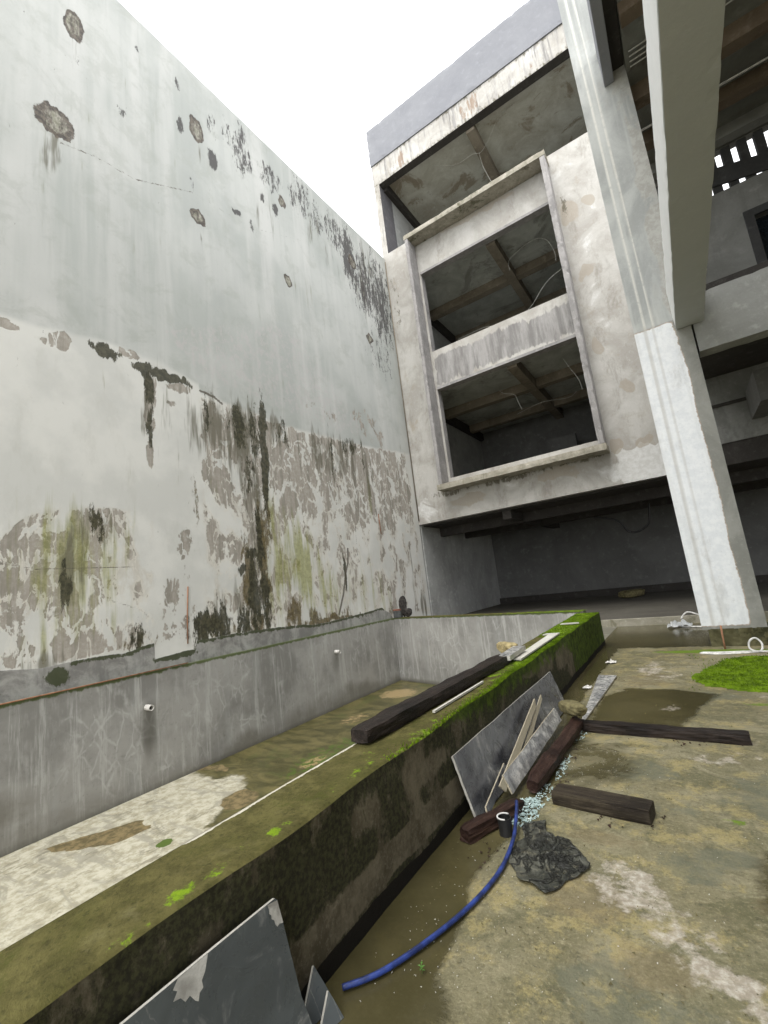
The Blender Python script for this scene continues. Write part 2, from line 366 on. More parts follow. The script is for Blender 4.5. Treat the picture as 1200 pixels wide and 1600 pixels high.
# courtyard floor
M_floor = Mat('courtyard_cement', .85, .35); m = M_floor
n1 = m.noise(.9, detail=9, rough=.6, dist=.6); n2 = m.noise(6, detail=9, rough=.72); n3 = m.noise(2.6, detail=9, rough=.7, dist=.8, loc=(3,8,0)); n4 = m.noise(28, detail=4, rough=.7)
c = m.mix(m.step(n1, .36, .64), (.15,.134,.072), (.25,.226,.14))
c = m.mix(m.op('MULTIPLY', m.step(n3, .46, .60), .8), c, (.105,.10,.05))
c = m.mix(m.op('MULTIPLY', m.step(m.noise(3.4, detail=10, rough=.78, loc=(9,1,0)), .50, .59), .75), c, (.315,.262,.115))
c = m.mix(m.op('MULTIPLY', m.step(m.noise(14, detail=8, rough=.75, loc=(4,6,0)), .52, .66), .45), c, (.33,.29,.17))
c = m.mix(m.op('MULTIPLY', m.step(m.noise(11, detail=8, rough=.75, loc=(1,6,0)), .52, .64), .45), c, (.075,.068,.04))
c = m.mix(m.op('MULTIPLY', m.step(n4, .56, .70), .35), c, (.38,.34,.225))
c = m.mix(m.op('MULTIPLY', m.step(n4, .44, .32), .5), c, (.05,.045,.028))
g1 = m.noise(60, detail=5, rough=.8); g2 = m.noise(17, detail=9, rough=.8, loc=(7,7,0))
c = m.mix(m.op('MULTIPLY', m.step(g1, .53, .66), .45), c, (.36,.325,.21)); c = m.mix(m.op('MULTIPLY', m.step(g1, .46, .34), .5), c, (.06,.052,.028)); c = m.mix(m.op('MULTIPLY', m.step(g2, .55, .63), .5), c, (.095,.09,.045))
c = m.mix(m.op('MULTIPLY', m.thr(m.attr('rust'), n3, 1.5, .4, .6), .35), c, (.20,.15,.08))
c = m.mix(m.op('MULTIPLY', m.thr(m.attr('grey'), n2, 2.4, .4, .75), .6), c, (.12,.125,.088))
wetm = m.thr(m.attr('wet'), n3, 1.2, .30, .62)
c = m.mix(m.op('MULTIPLY', wetm, .92), c, m.mix(m.step(n1, .35, .65), (.052,.045,.019), (.088,.076,.034)))
c = m.mix(m.op('MULTIPLY', m.thr(m.attr('pale'), n2, 3.4, .50, .95), .78), c, m.mix(m.step(n4, .4, .65), (.34,.295,.235), (.54,.50,.43)))
c = m.mix(m.thr(m.attr('mossy'), n2, 1.3, .42, .56), c, (.12,.19,.012))
sp = m.n('TexVoronoi', feature='F1'); m.put(sp.inputs['Vector'], m.map((1,1,1))); sp.inputs['Scale'].default_value = 34
spk = m.op('MULTIPLY', m.step(sp.outputs['Distance'], .16, .09), m.step(m.op('ADD', m.attr('chips'), m.op('MULTIPLY', m.noise(4, detail=3), .9)), .95, 1.15))
leafn = m.step(m.noise(22, detail=3, loc=(5,5,0)), .70, .74)
c = m.mix(m.op('MULTIPLY', leafn, .7), c, (.05,.04,.02))
c = m.mix(m.op('MULTIPLY', spk, .9), c, (.66,.66,.60))
m.base(c); m.rough(m.mixf(wetm, .68, .14)); m.bump(m.op('MULTIPLY', m.op('ADD', n2, m.op('MULTIPLY', n4, .6)), m.mixf(wetm, 1., .12)), .8, .014)

# facade plaster with masks: stain (dark run-down), wash (whitewash), patch (repairs)
M_fac = Mat('facade_plaster', .9, .25); m = M_fac
n1 = m.noise(.9, detail=8, rough=.62, dist=.7); n2 = m.noise(7, detail=7, rough=.7); dr = m.noise(3.6, (1,1,.13), detail=8, rough=.72); dr2 = m.noise(7., (1,1,.08), detail=6, rough=.68, loc=(2,2,2))
c = m.mix(m.step(n1, .36, .64), (.36,.342,.312), (.475,.462,.432))
c = m.mix(m.op('MULTIPLY', m.step(n2, .52, .7), .4), c, (.57,.555,.525)); c = m.mix(m.op('MULTIPLY', m.step(m.noise(2.6, (1,1,.6), detail=9, rough=.75, dist=.5, loc=(3,3,9)), .54, .64), .4), c, (.33,.295,.24))
c = m.mix(m.op('MULTIPLY', m.step(dr, .54, .72), .3), c, (.26,.23,.19))
c = m.mix(m.op('MULTIPLY', m.step(m.noise(1.7, (1,1,.35), detail=10, rough=.78, dist=.3, loc=(6,1,3)), .50, .66), .55), c, (.22,.20,.17))
c = m.mix(m.op('MULTIPLY', m.thr(m.attr('wash'), n1, 1.3, .42, .56), .8), c, m.mix(m.step(n2, .4, .6), (.56,.555,.53), (.66,.66,.645)))
c = m.mix(m.op('MULTIPLY', m.thr(m.attr('patch'), n1, .9, .42, .52), .7), c, (.34,.30,.245))
c = m.mix(m.op('MULTIPLY', m.thr(m.attr('runs'), dr2, 2.6, .40, .85), .78), c, m.mix(m.step(dr, .38, .62), (.30,.29,.285), (.13,.125,.125)))
c = m.mix(m.op('MULTIPLY', m.thr(m.attr('rust'), dr, 2.2, .52, .62), .8), c, (.24,.17,.12))
c = m.mix(m.op('MULTIPLY', m.thr(m.attr('stain'), m.noise(6, (1,1,.4), detail=8, rough=.75), 2., .42, .62), .8), c, (.10,.09,.06))
gz = m.noise(18, detail=9, rough=.82)
c = m.mix(m.op('MULTIPLY', m.step(gz, .54, .68), .22), c, (.62,.60,.56)); c = m.mix(m.op('MULTIPLY', m.step(gz, .46, .33), .32), c, (.17,.155,.13))
m.base(c); m.bump(m.op('ADD', n2, m.op('MULTIPLY', n1, 2.)), .25, .015)

M_trim = concrete('frame_cement', (.34,.325,.315), dark=(.14,.135,.135), streak=.55, stain=.55, sc=1.6)
M_trimtop = concrete('frame_mossy_cement', (.40,.37,.31), dark=(.09,.085,.05), streak=.5, stain=.85, sc=2.4)
M_parapet = concrete('parapet_blue_grey', (.24,.245,.262), vary=.3, streak=.2, light=(.29,.297,.318), dark=(.17,.175,.195), stain=.25)
M_ceil = concrete('slab_soffit', (.52,.535,.50), dark=(.12,.115,.095), light=(.58,.58,.54), streak=0, stain=.5)
M_joist = concrete('formwork_joist', (.27,.235,.185), dark=(.10,.08,.055), streak=0, stain=.4)
M_inner = concrete('inner_wall_cement', (.43,.435,.425), dark=(.18,.18,.17), streak=.25)
M_ceiltop = concrete('top_slab_soffit', (.58,.585,.53), dark=(.20,.155,.10), light=(.62,.62,.58), streak=0, stain=.7)
M_innerdark = concrete('dark_inner_wall', (.17,.17,.165), dark=(.09,.09,.085), streak=.25)  # darker copy of the inner wall cement, mainly for the back walls
M_beamsoff = concrete('beam_soffit_shade', (.44,.45,.445), vary=.4, streak=0, dark=(.38,.39,.38), light=(.48,.49,.48), stain=.25)  # darker than the beam sides: shade of the underside put into the colour
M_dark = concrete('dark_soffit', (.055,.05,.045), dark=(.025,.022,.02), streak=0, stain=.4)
M_beamw = concrete('smooth_plaster_beam', (.76,.765,.755), vary=.35, dark=(.62,.63,.61), streak=.2, light=(.8,.8,.79))
M_cross = concrete('cross_beam_cement', (.34,.345,.33), dark=(.20,.20,.185), light=(.5,.5,.48), streak=.15, stain=.3)
M_slab = concrete('floor_slab_cement', (.20,.19,.15), dark=(.09,.085,.06), light=(.40,.38,.32), streak=0, stain=.4)
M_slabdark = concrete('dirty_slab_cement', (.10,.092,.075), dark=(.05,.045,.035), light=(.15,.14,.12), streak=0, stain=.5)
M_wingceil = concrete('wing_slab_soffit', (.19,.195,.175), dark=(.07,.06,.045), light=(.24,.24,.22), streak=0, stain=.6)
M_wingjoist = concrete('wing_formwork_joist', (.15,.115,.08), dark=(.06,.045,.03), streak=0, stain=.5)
M_wingwall = concrete('wing_wall_cement', (.25,.252,.24), dark=(.11,.11,.10), light=(.33,.33,.315), streak=.3, stain=.45)
M_kerb = concrete('pale_kerb', (.40,.375,.31), dark=(.12,.115,.06), streak=.2, stain=.6, sc=2.)
M_foot = concrete('mossy_footing', (.11,.10,.05), dark=(.02,.022,.008), light=(.2,.19,.1), streak=0, stain=.8, sc=4)
M_nichegrey = concrete('grey_cement', (.15,.145,.155), streak=.3)
M_nicheblack = concrete('niche_panel', (.06,.06,.06), streak=0)

# column: grey cement, two pale guide lines, a whitewashed lower half with a torn right edge
M_colm = Mat('column_plaster', .88, .3); m = M_colm
n1 = m.noise(1.2, (1,1,.6), detail=8, rough=.62, dist=.5); n2 = m.noise(8, detail=7, rough=.7); dr = m.noise(4, (1,1,.05), detail=5, rough=.6)
g = m.mix(m.step(n1, .38, .62), (.30,.31,.30), (.41,.42,.405)); g = m.mix(m.op('MULTIPLY', m.step(dr, .5, .65), .55), g, (.50,.51,.49))
g = m.mix(m.op('MULTIPLY', m.thr(m.attr('rough'), n1, 1.2, .42, .52), .8), g, m.mix(m.step(n2, .42, .6), (.33,.32,.29), (.42,.415,.385)))
w = m.mix(m.step(n2, .38, .62), (.66,.68,.70), (.74,.755,.765)); w = m.mix(m.op('MULTIPLY', m.step(dr, .52, .66), .3), w, (.52,.53,.52))
wm = m.thr(m.attr('white'), m.noise(9, detail=9, rough=.75), 1.5, .46, .54)
lip = m.op('MULTIPLY', m.thr(m.attr('white'), m.noise(9, detail=9, rough=.75), 1.5, .22, .40), m.op('SUBTRACT', 1., wm))
g = m.mix(m.attr('strip'), g, m.mix(m.step(n1, .4, .6), (.20,.20,.18), (.28,.28,.255)))
c = m.mix(m.op('MULTIPLY', lip, .7), g, (.46,.36,.29))
c = m.mix(wm, c, w)
c = m.mix(m.op('MULTIPLY', m.attr('lines'), m.op('MULTIPLY', m.step(n2, .25, .5), .8)), c, (.62,.61,.56))
c = m.mix(m.op('MULTIPLY', m.attr('greyline'), .5), c, (.40,.38,.34))
gz = m.noise(20, detail=9, rough=.82)
c = m.mix(m.op('MULTIPLY', m.step(gz, .54, .68), .22), c, (.70,.70,.68)); c = m.mix(m.op('MULTIPLY', m.step(gz, .46, .33), .28), c, (.22,.215,.20))
c = m.mix(m.op('MULTIPLY', m.step(m.noise(1.3, (1,1,.4), detail=10, rough=.75, loc=(3,5,1)), .54, .64), .3), c, (.33,.32,.29))
m.base(c); m.bump(m.op('ADD', n2, m.op('MULTIPLY', wm, 1.5)), .25, .015)

def wood(name, a, b, wetness=.55):
    m = Mat(name, wetness, .22)
    g = m.noise(7, (.25,3,3), detail=8, rough=.7); k = m.noise(3, (1,1,1), detail=6); f = m.noise(30, (.2,3,3), detail=5, rough=.7)
    c = m.mix(m.step(g, .35, .68), a, b); c = m.mix(m.op('MULTIPLY', m.step(k, .52, .66), .6), c, tuple(x*.35 for x in a))
    c = m.mix(m.op('MULTIPLY', m.step(f, .56, .7), .5), c, tuple(min(1, x*2.2) for x in b))
    m.base(c); m.bump(m.op('ADD', g, m.op('MULTIPLY', f, .7)), .8, .012); return m
M_wood = wood('wet_dark_timber', (.010,.007,.006), (.032,.023,.018))
M_woodred = wood('reddish_dark_timber', (.018,.008,.006), (.062,.034,.024))
M_woodgrey = wood('muddy_timber', (.022,.016,.011), (.065,.052,.034), .75)

def marble(name, dark, mid, light, sc=1., seed=0., lt=.55):
    m = Mat(name, .3, .5)
    w = m.noise(1.5*sc, (1,1.4,1), detail=8, rough=.6, dist=1.6, loc=(seed,seed*.7,0)); f = m.noise(7*sc, detail=9, rough=.7, dist=.8, loc=(0,seed,0)); v = m.noise(2.4*sc, (1.6,.8,1), detail=6, rough=.55, dist=2.6, loc=(seed*2,0,1))
    c = m.mix(m.step(w, .36, .56), dark, mid); c = m.mix(m.step(w, lt, lt+.09), c, m.mix(m.step(f, .4, .6), mid, light))
    vein = m.step(m.op('ABSOLUTE', m.op('SUBTRACT', v, .5)), .016, .0)
    c = m.mix(m.op('MULTIPLY', m.op('MULTIPLY', vein, .4), m.step(w, .44, .58)), c, light)
    c = m.mix(m.op('MULTIPLY', m.step(f, .55, .7), .3), c, light)
    m.base(c); m.rough(m.mixf(m.step(f, .4, .65), .22, .5)); return m
M_marble = marble('grey_veined_marble', (.045,.046,.052), (.125,.128,.134), (.37,.36,.34), 1.0, 2.6)
M_marble2 = marble('blue_grey_marble', (.07,.08,.085), (.10,.113,.118), (.50,.49,.46), .9, 6.1, .66)
M_marble3 = marble('pale_marble', (.17,.17,.17), (.34,.335,.32), (.60,.585,.55), 3, 3.7, .5)
M_marblee = concrete('sawn_stone_edge', (.58,.57,.52), streak=0, dark=(.38,.35,.29))
M_paleface = marble('pale_marble_vein', (.30,.29,.27), (.50,.49,.46), (.62,.61,.58), 3, 1.7, .5)
M_strip = concrete('cream_stone_strip', (.50,.45,.34), streak=0, dark=(.30,.26,.18))

def simple(name, col, rough=.6, spec=.4, vary=.3):
    m = Mat(name, rough, spec); n = m.noise(14, detail=6, rough=.65)
    m.base(m.mix(m.step(n, .35, .65), tuple(c*(1-vary) for c in col), tuple(min(1, c*(1+vary*.6)) for c in col))); m.bump(n, .15, .004); return m
M_hose = simple('blue_hose_plastic', (.020,.042,.19), .45, .5, .55)
M_black = simple('black_plastic', (.018,.018,.018), .5)
M_white = simple('white_plastic', (.72,.71,.68), .5)
M_wire = simple('old_wire', (.42,.41,.37), .6)
M_wireb = simple('black_cable_rubber', (.02,.02,.02), .5)
M_rust = simple('rusty_steel', (.30,.15,.085), .85)
M_pvc = simple('dirty_pvc', (.62,.60,.56), .5)
M_rockmat = simple('olive_stone', (.16,.14,.07), .9, .2, .5)
M_char = simple('charred_lump', (.045,.04,.037), .9, .2, .6)
M_glass = Mat('crushed_glass', .15, .6); M_glass.base((.56,.70,.68)); M_glass.b.inputs['Transmission Weight'].default_value = .25
M_bag = Mat('clear_plastic_film', .18, .6); M_bag.base((.66,.68,.68)); M_bag.b.inputs['Transmission Weight'].default_value = .35
M_tarp = Mat('wet_dark_sheet', .42, .45); m = M_tarp
n1 = m.noise(5, detail=8, rough=.65, dist=.8); n2 = m.noise(22, detail=6, rough=.7)
c = m.mix(m.step(n1, .36, .62), (.028,.030,.024), (.085,.085,.066)); c = m.mix(m.op('MULTIPLY', m.step(n2, .52, .66), .6), c, (.17,.155,.105)); c = m.mix(m.step(m.noise(9, detail=6, loc=(3,3,3)), .56, .62), c, (.015,.015,.012)); cr = m.step(m.op('ABSOLUTE', m.op('SUBTRACT', m.noise(7, detail=4, dist=1.2, loc=(1,2,0)), .5)), .0, .06); m.base(m.mix(m.op('SUBTRACT', 1., cr), c, (.02,.02,.016))); m.bump(m.op('ADD', n2, m.op('MULTIPLY', cr, 2.)), .8, .012)  # shade in the creases put into the colour as dark lines
M_moss = Mat('bright_moss', .9, .15); m = M_moss
n1 = m.noise(5, detail=7, rough=.7); n2 = m.noise(40, detail=4)
m.base(m.mix(m.step(n1, .34, .64), (.055,.095,.003), (.15,.245,.008))); m.bump(n2, .6, .01)
M_leaf = simple('weed_leaf', (.08,.20,.03), .6)

# ------------------------------------------------------------------ ground
def zflat(A, B): return np.zeros_like(A)
fx = arr((-1.80, 1.4, .03), (1.4, 4., .15), (4., 60., 4.)); fy = arr((-60., -2., 4.), (-2., 1., .15), (1., 9., .03), (9., 12.9, .06))
f_pale = [(-.62,2.75,.16,.12),(-.55,2.62,.2,.14),(-.36,2.42,.16,.11,.95),(-.2,2.26,.15,.08,.95),(-.06,2.14,.12,.08,.9),(-.72,7.7,.26,.55,.75),(-.5,7.35,.2,.3,.65),(-.12,4.45,.18,.10,.75),(.05,4.55,.16,.09,.7),(-.46,5.84,.08,.10,.8),(.25,4.9,.25,.12,.6),(-.2,7.9,.2,.08,.5),(.35,6.4,.3,.1,.5),(-.35,3.2,.15,.03,.5)]
f_wet = lambda A, B: np.maximum.reduce([
    polymask([(-1.14,5.14),(-1.2,6.1),(-.95,6.62),(-.47,6.62),(.02,6.43),(-.2,5.9),(-.36,5.14)], .14)(A, B)*.95,
    band(B, 9.55, 12.7, .25)*(1-ss(A, .0, .4))*.95,
    (1-ss(A+.06*np.sin(B*3), -1.34, -1.12))*(1-ss(B, 5.2, 6.2)),
    (1-ss(A, -1.5, -1.3))*.9,
    polymask([(-1.4,2.),(-1.05,1.75),(-.85,1.1),(-.8,0),(-1.5,0)], .12)(A, B)*.62,
    polymask([(-1.3,3.3),(-.75,3.62),(-.62,4.1),(-.7,4.7),(-1.3,4.7)], .2)(A, B)*.55,
    blobs([(.17,2.95,.2,.35,.8),(.5,3.4,.4,.5,.55)])(A, B)])
MB().grid(fx, fy, lambda U, V: (U, V, np.zeros_like(U)), smooth=True, masks=dict(
    pale=warped(blobs(f_pale, .8), .05, 5., .03, 14.), wet=f_wet,
    mossy=blobs([(.27,6.08,.2,.08,.5),(.1,9.1,1.,.18,.7),(-.08,3.5,.1,.05,.4),(-1.6,9.5,.12,1.2,.35),(.1,7.3,.45,.95,.42)], .5),
    rust=blobs([(-.75,2.5,.2,.2,.8),(-.7,3.05,.3,.12,.6),(-.5,2.2,.3,.15,.6),(.2,2.9,.3,.3,.6),(-.8,7.,.5,.8,.5)], .7),
    grey=blobs([(-.62,4.1,.22,.22,.9),(-.27,2.95,.18,.18,.8),(-.1,3.1,.12,.15,.8),(.35,3.9,.5,.4,.8),(-.5,2.0,.3,.2,.7),(-.2,6.35,.5,.2,.8),(-.42,3.55,.3,.16,.5)], .6),
    chips=blobs([(-1.05,4.1,.3,.6,.55),(-1.1,3.0,.25,.4,.4),(-1.15,2.1,.3,.5,.35),(-.9,1.8,.3,.4,.3)], .7))
    ).build('courtyard_ground', M_floor)['kind'] = 'structure'
g2 = MB().grid(np.array([-60.,-40,-20,-9,-8.6]), np.array([-60.,-30,-9.]), lambda U, V: (U, V, U*0+0.))
g2.grid(np.array([-60.,-30,-9.2]), np.array([-9.,0,12.9,40,60]), lambda U, V: (U, V, U*0+0.)); g2.grid(np.array([-8.6,-1.66]), np.array([-60.,-20,-6.3]), lambda U, V: (U, V, U*0))
g2.grid(np.array([-9.2,-4,0,9,60.]), np.array([24.2,40,60.]), lambda U, V: (U, V, U*0)); g2.grid(np.array([10.,30,60]), np.array([12.9,24.2]), lambda U, V: (U, V, U*0))
g2.add([(-8.3,12.62,0),(-2.2,10.75,0),(-1.8,10.3,0),(-1.8,12.9,0),(-8.3,12.9,0)], [(0,1,2,3,4)])
g2.build('outer_ground', M_slab)['kind'] = 'structure'

# ------------------------------------------------------------------ boundary wall
wall = thing('boundary_wall', 'tall weathered grey white boundary wall with peeling paint, mould streaks and algae', 'wall', (-8.3, 5, 0))
WX = -8.3
wy = arr((-7., 0.6, .2), (.6, 13.2, .03), (13.2, 15., .05)); wz = arr((.3, 7.2, .03), (7.2, 15.5, .04))
scar_l = [(3.23,13.69,.20,.34),(2.91,11.02,.31,.34),(6.01,13.73,.20,.36),(5.91,11.10,.20,.2),(8.94,13.79,.18,.2),(8.91,11.02,.17,.19),(12.47,13.80,.24,.27),(13.08,10.89,.2,.18)]
def scar(A, B):
    r = np.zeros_like(A)
    for a, b, ra, rb in scar_l:
        d = np.sqrt(((A-a)/ra)**2+((B-b)/rb)**2); r = np.maximum(r, 1-ss(d, .45, 1.35))
    return r
blk_specks = [(6.41,13.26,.18,.36,1.2),(5.57,13.38,.11,.28,.95),(4.54,14.59,.07,.13,.9),(5.54,14.64,.1,.22,.8),(7.43,14.3,.36,1.1,.72),(7.0,14.4,.25,.7,.7),(7.64,14.2,.2,.6,.75),(8.51,14.3,.55,.6,.68),(8.62,13.21,.12,.27,1.1),(8.13,13.30,.1,.2,.95),(7.16,12.13,.15,.12,1.1),(7.63,12.04,.1,.26,.8),(5.8,11.98,.08,.25,.8),(6.49,14.3,.2,.6,.65),(9.93,14.6,.8,.9,.68),(10.51,14.4,.7,.85,.66),(11.5,14.5,.7,.9,.72),(12.3,13.9,.5,1.3,1.05),(13.2,13.3,1.1,1.7,.82),(14.2,13.,1.0,2.4,.85),(4.15,12.45,.07,.15,.75),(3.28,12.86,.09,.2,.7),(13.6,10.6,1.1,1.2,.55)]
black_l = [(3.77,6.61,.25,.12,1.2),(5.07,6.49,.40,.12,1.3),(4.45,6.53,.16,.12,1.3),(4.6,6.15,.12,.35,1.0),(4.6,5.5,.10,.3,.8),(4.6,5.05,.08,.25,.6),
    (7.5,5.4,.13,1.6,.95),(6.72,5.85,.32,.55,.7),(7.24,5.7,.26,.75,.62),(5.95,5.9,.2,.6,.5),(8.13,5.94,.40,.5,.5),(6.98,4.70,.2,.6,.55),(10.17,5.6,.16,.9,.62),(11.04,6.2,.5,.3,.6),(11.7,6.0,.12,.9,.5),
    (5.58,1.2,.28,.42,.8),(5.97,1.3,.28,.45,.78),(6.89,1.75,.18,.9,.88),(6.6,1.15,.2,.45,.8),(7.2,1.6,.17,.85,.8),(7.16,3.0,.16,1.,.7),(6.54,2.36,.10,.15,1.),(6.91,2.78,.14,.22,.7),
    (3.58,3.32,.13,.34,.62),(3.10,2.61,.06,.11,.8),(3.10,2.22,.11,.3,.95),(4.25,1.3,.17,.3,.75),(10.2,2.1,.07,.55,.9)]
peel_poly = polymask([(5.66,1.0),(5.72,6.36),(8.4,6.22),(11.5,6.36),(14.6,6.7),(14.9,.6),(12,.75)], .12)
left_poly = polymask([(-7,1.0),(-7,3.),(2.3,3.02),(2.75,3.44),(3.4,3.55),(4.55,3.55),(4.56,1.1)], .07)
def peel(A, B):
    n = fbm(A*1.2, B*.8, 3, 5)
    p = peel_poly(A, B)*(.29+.27*ss(B, 3.4, 4.6)-.04*ss(A, 12., 14.)+.5*(n-.5))
    p = np.maximum(p, left_poly(A, B)*(.24+.22*(1-ss(A, 3.6, 4.4))+.5*(n-.5)))
    p = np.maximum(p, peel_poly(A, B)*blobs([(6.1,5.6,.5,1.0,.85),(6.8,5.4,.6,1.1,.8),(7.9,5.6,.6,.9,.7),(6.4,4.4,.5,.5,.48),(6.3,2.6,.5,.9,.42),(6.2,1.5,.6,.5,.5),(9.6,5.4,.9,.7,.52),(12.8,4.6,.9,1.6,.5)], .9)(A, B)*(.75+.5*n))
    b = blobs([(2.26,6.48,.16,.08,.8),(3.03,6.54,.19,.17,.62),(2.89,6.40,.2,.07,.6),(4.18,6.72,.25,.09,.55),(4.6,6.06,.11,.42,1.2),(4.59,5.40,.11,.34,1.),(4.57,4.86,.07,.33,.75),(5.05,5.93,.11,.09,.6),(5.3,6.35,.35,.12,.5),(12.2,7.1,1.,.6,.38),(9.9,7.1,.6,.3,.34),(4.95,1.6,.42,.7,.36),(5.3,3.0,.25,.8,.30)])(A, B)
    return np.maximum(p, b)
low_edge = lambda A: np.interp(A, [-7,2.2,2.7,3.6,4.8,5.7,5.75,8.3,11.6,15], [6.62,6.63,6.64,6.79,6.8,6.6,6.4,6.25,6.4,6.72])
band_top = lambda A: np.interp(A, [-7,2.3,2.8,3.4,4.1,4.53,4.54,5.36,5.40,6.9,9,10.6,11.9,12.3,12.6,15], [1.1,1.10,1.03,1.05,1.05,1.12,.84,.88,1.03,1.03,.90,.95,1.02,.8,.45,.4])+.04*(fbm(A*3, A*0+1., 3, 9)-.5)
vert_l = line([(5.68,6.4),(5.59,3.65),(5.40,1.05)], .05); vert_l2 = line([(4.56,3.57),(4.53,1.12)], .05)
MBw = MB().grid(wy, wz, lambda U, V: (U*0+WX, U, V), flip=False, smooth=True, masks=dict(
    low=lambda A, B: 1-ss(B-low_edge(A)+.10*(fbm(A*2,B*2,4,3)-.5), -.07, .07),
    patch=lambda A, B: polymask([(4.8,7.5),(4.86,7.75),(8.24,9.4),(9.3,9.3),(12,7.2),(12.,6.5),(5.7,6.7)], .25)(A, B)*.42,
    worn=lambda A, B: np.maximum(peel_poly(A, B), left_poly(A, B))*.8,
    peel=peel, scar=warped(scar, .05, 3., .05, 9.),
    green=warped(lambda A, B: .85*np.maximum(blobs([(3.4,2.6,.8,1.0,.75),(8.2,2.5,.9,1.2,.85),(9.4,1.8,1.3,1.,.6),(7.8,3.6,.35,.6,.6),(3.5,1.6,.8,.5,.55),(11.5,1.7,1.,1.,.4),(6.,4.5,.3,.6,.3),(11.9,5.2,.2,1.4,.4)], .9)(A, B), 0), .25, 1.2),
    brown=warped(streaky(blobs([(7.25,2.6,.18,1.5,.95),(6.9,1.1,.3,.5,.7),(8.1,1.2,.22,.5,.8),(8.7,1.05,.3,.35,.6),(9.44,.95,1.4,.10,.8),(6.2,1.05,.7,.3,.5),(4.3,1.2,.3,.25,.6),(7.5,3.9,.12,1.,.6),(3.6,3.3,.2,.3,.5),(5.5,3.9,.1,.7,.4),(10.1,1.1,.4,.3,.5),(5.7,1.2,.5,.4,.6),(6.75,2.2,.2,1.,.7)], .8))),
    grime=warped(blobs([(6.05,5.8,.3,.8,.85),(6.9,5.8,.5,.7,.85),(7.9,6.0,.5,.45,.7),(11.2,6.2,.5,.3,.6),(7.0,3.6,.5,.8,.45),(6.3,1.6,.6,.7,.5),(2.91,10.2,.12,.6,.5),(5.91,10.6,.08,.4,.5),(6.0,13.0,.1,.5,.45),(3.23,12.9,.12,.6,.4),(8.2,12.5,.3,1.,.4),(10.5,13.6,.8,.9,.45),(3.6,3.2,.35,.5,.6),(3.15,2.4,.3,.6,.6),(6.6,5.6,1.3,.9,.6),(7.0,4.4,.5,1.2,.5),(10.2,5.7,1.3,.8,.6),(11.9,5.6,.4,1.,.6),(8.4,5.6,.5,.9,.5),(13.2,13.6,1.5,1.6,.5),(14.6,.9,.35,.5,.6),(14.1,2.0,.25,1.2,.4),(4.6,5.9,.16,.9,.6),(3.0,1.1,.5,.2,.6),(6.1,5.8,.25,.6,.8),(9.3,5.9,.15,.8,.6)], .8)),
    black=warped(streaky(blobs(black_l, .7))),
    speck=warped(blobs(blk_specks, .7)),
    crack=lambda A, B: np.maximum.reduce([line([(-7,2.7),(2.29,2.62),(2.76,2.52),(3.29,2.53),(3.88,2.52),(4.47,2.54)], .016)(A, B)*.6, .55*line([(3.0,10.62),(3.62,10.84),(4.39,10.93),(5.79,11.69)], .03)(A, B), .45*line([(5.79,11.69),(7.55,11.92),(9.68,12.9)], .02)(A, B), line([(10.45,2.9),(10.4,2.5),(10.25,2.2),(10.05,1.6),(9.77,1.05)], .04)(A, B), vert_l(A, B)*.22, vert_l2(A, B)*.25, .8*line([(5.75,6.45),(6.1,6.4),(6.3,6.3)], .04)(A, B), .5*line([(3.8,1.95),(4.3,1.75),(4.45,1.6)], .025)(A, B), .5*line([(7.1,6.9),(7.05,6.2)], .02)(A, B), .5*line([(10.95,3.9),(10.9,2.7)], .03)(A, B), .4*line([(8.9,3.9),(8.8,2.8)], .03)(A, B)]),
    render=lambda A, B: 1-ss(B-band_top(A), -.04, .04),
    mossy=lambda A, B: np.maximum(.8*np.exp(-((B-band_top(A)+.03)/.05)**2)*(A > 3.2)*(A < 12), blobs([(3.03,.86,.16,.14,1.),(2.0,.8,.35,.15,.7),(11.,.9,.6,.1,.5),(4.95,.82,.45,.07,.9)])(A, B))))
MBw.build('painted_face', M_wall, wall)
MB().box(-9.0, -8.304, -7, 15.1, -1.4, 15.5).box(-9., -8.28, 15.1, 22.5, -.2, 4.4).build('wall_body', M_inner, wall)
MB().tube([(-8.285,5.24,2.1),(-8.285,5.2,1.5),(-8.285,5.19,1.0)], .012, 6).build('rusty_rod', M_rust, wall)
MB().tube([(-8.288,12.27,4.1),(-8.288,12.3,3.4)], .014, 6).build('rusty_rod', M_rust, wall)
MB().tube([(-8.27,14.97,15.3),(-8.27,14.97,4.)], .02, 6).build('joint_strip', M_joist, wall)

# ------------------------------------------------------------------ pool
pool = thing('empty_pool', 'long empty cement pool with mossy front wall and slimy floor beside the boundary wall', 'pool', (-5, 5, 0))
PZ = -1.28
ly = arr((-6., 1.5, .2), (1.5, 12.35, .05)); lz = arr((PZ, .64, .05))
MB().grid(ly, lz, lambda U, V: (U*0-8.18, U, V), masks=dict(
    damp=lambda A, B: np.maximum((1-ss(B-PZ, .05, .7+.2*np.sin(A*.9)))*.5, blobs([(2.0,-.75,1.2,.4,.5)], .9)(A, B)),
    green=lambda A, B: ss(B, .52, .64)*.75,
    run=lambda A, B: np.maximum(blobs([(4.33,-.32,.12,.4,.9),(9.3,-.1,.12,.3,.5)])(A, B), (1-ss(B-PZ, .0, .10))*.8)), smooth=True).build('side_lining', M_lining, pool)
lc = MB().grid(ly, np.array([-8.30, -8.25, -8.18]), lambda U, V: (V, U, U*0+.642), flip=True, masks=dict(green=lambda A, B: .5+.4*fbm(A*1.5, B, 3, 4), damp=lambda A, B: A*0+.5))
lc.build('lining_ledge', M_lining, pool)
MB().tube([(-8.165,-1,.655),(-8.165,3.2,.652),(-8.165,5.1,.66)], .011, 6).build('rusty_strip', M_rust, pool)
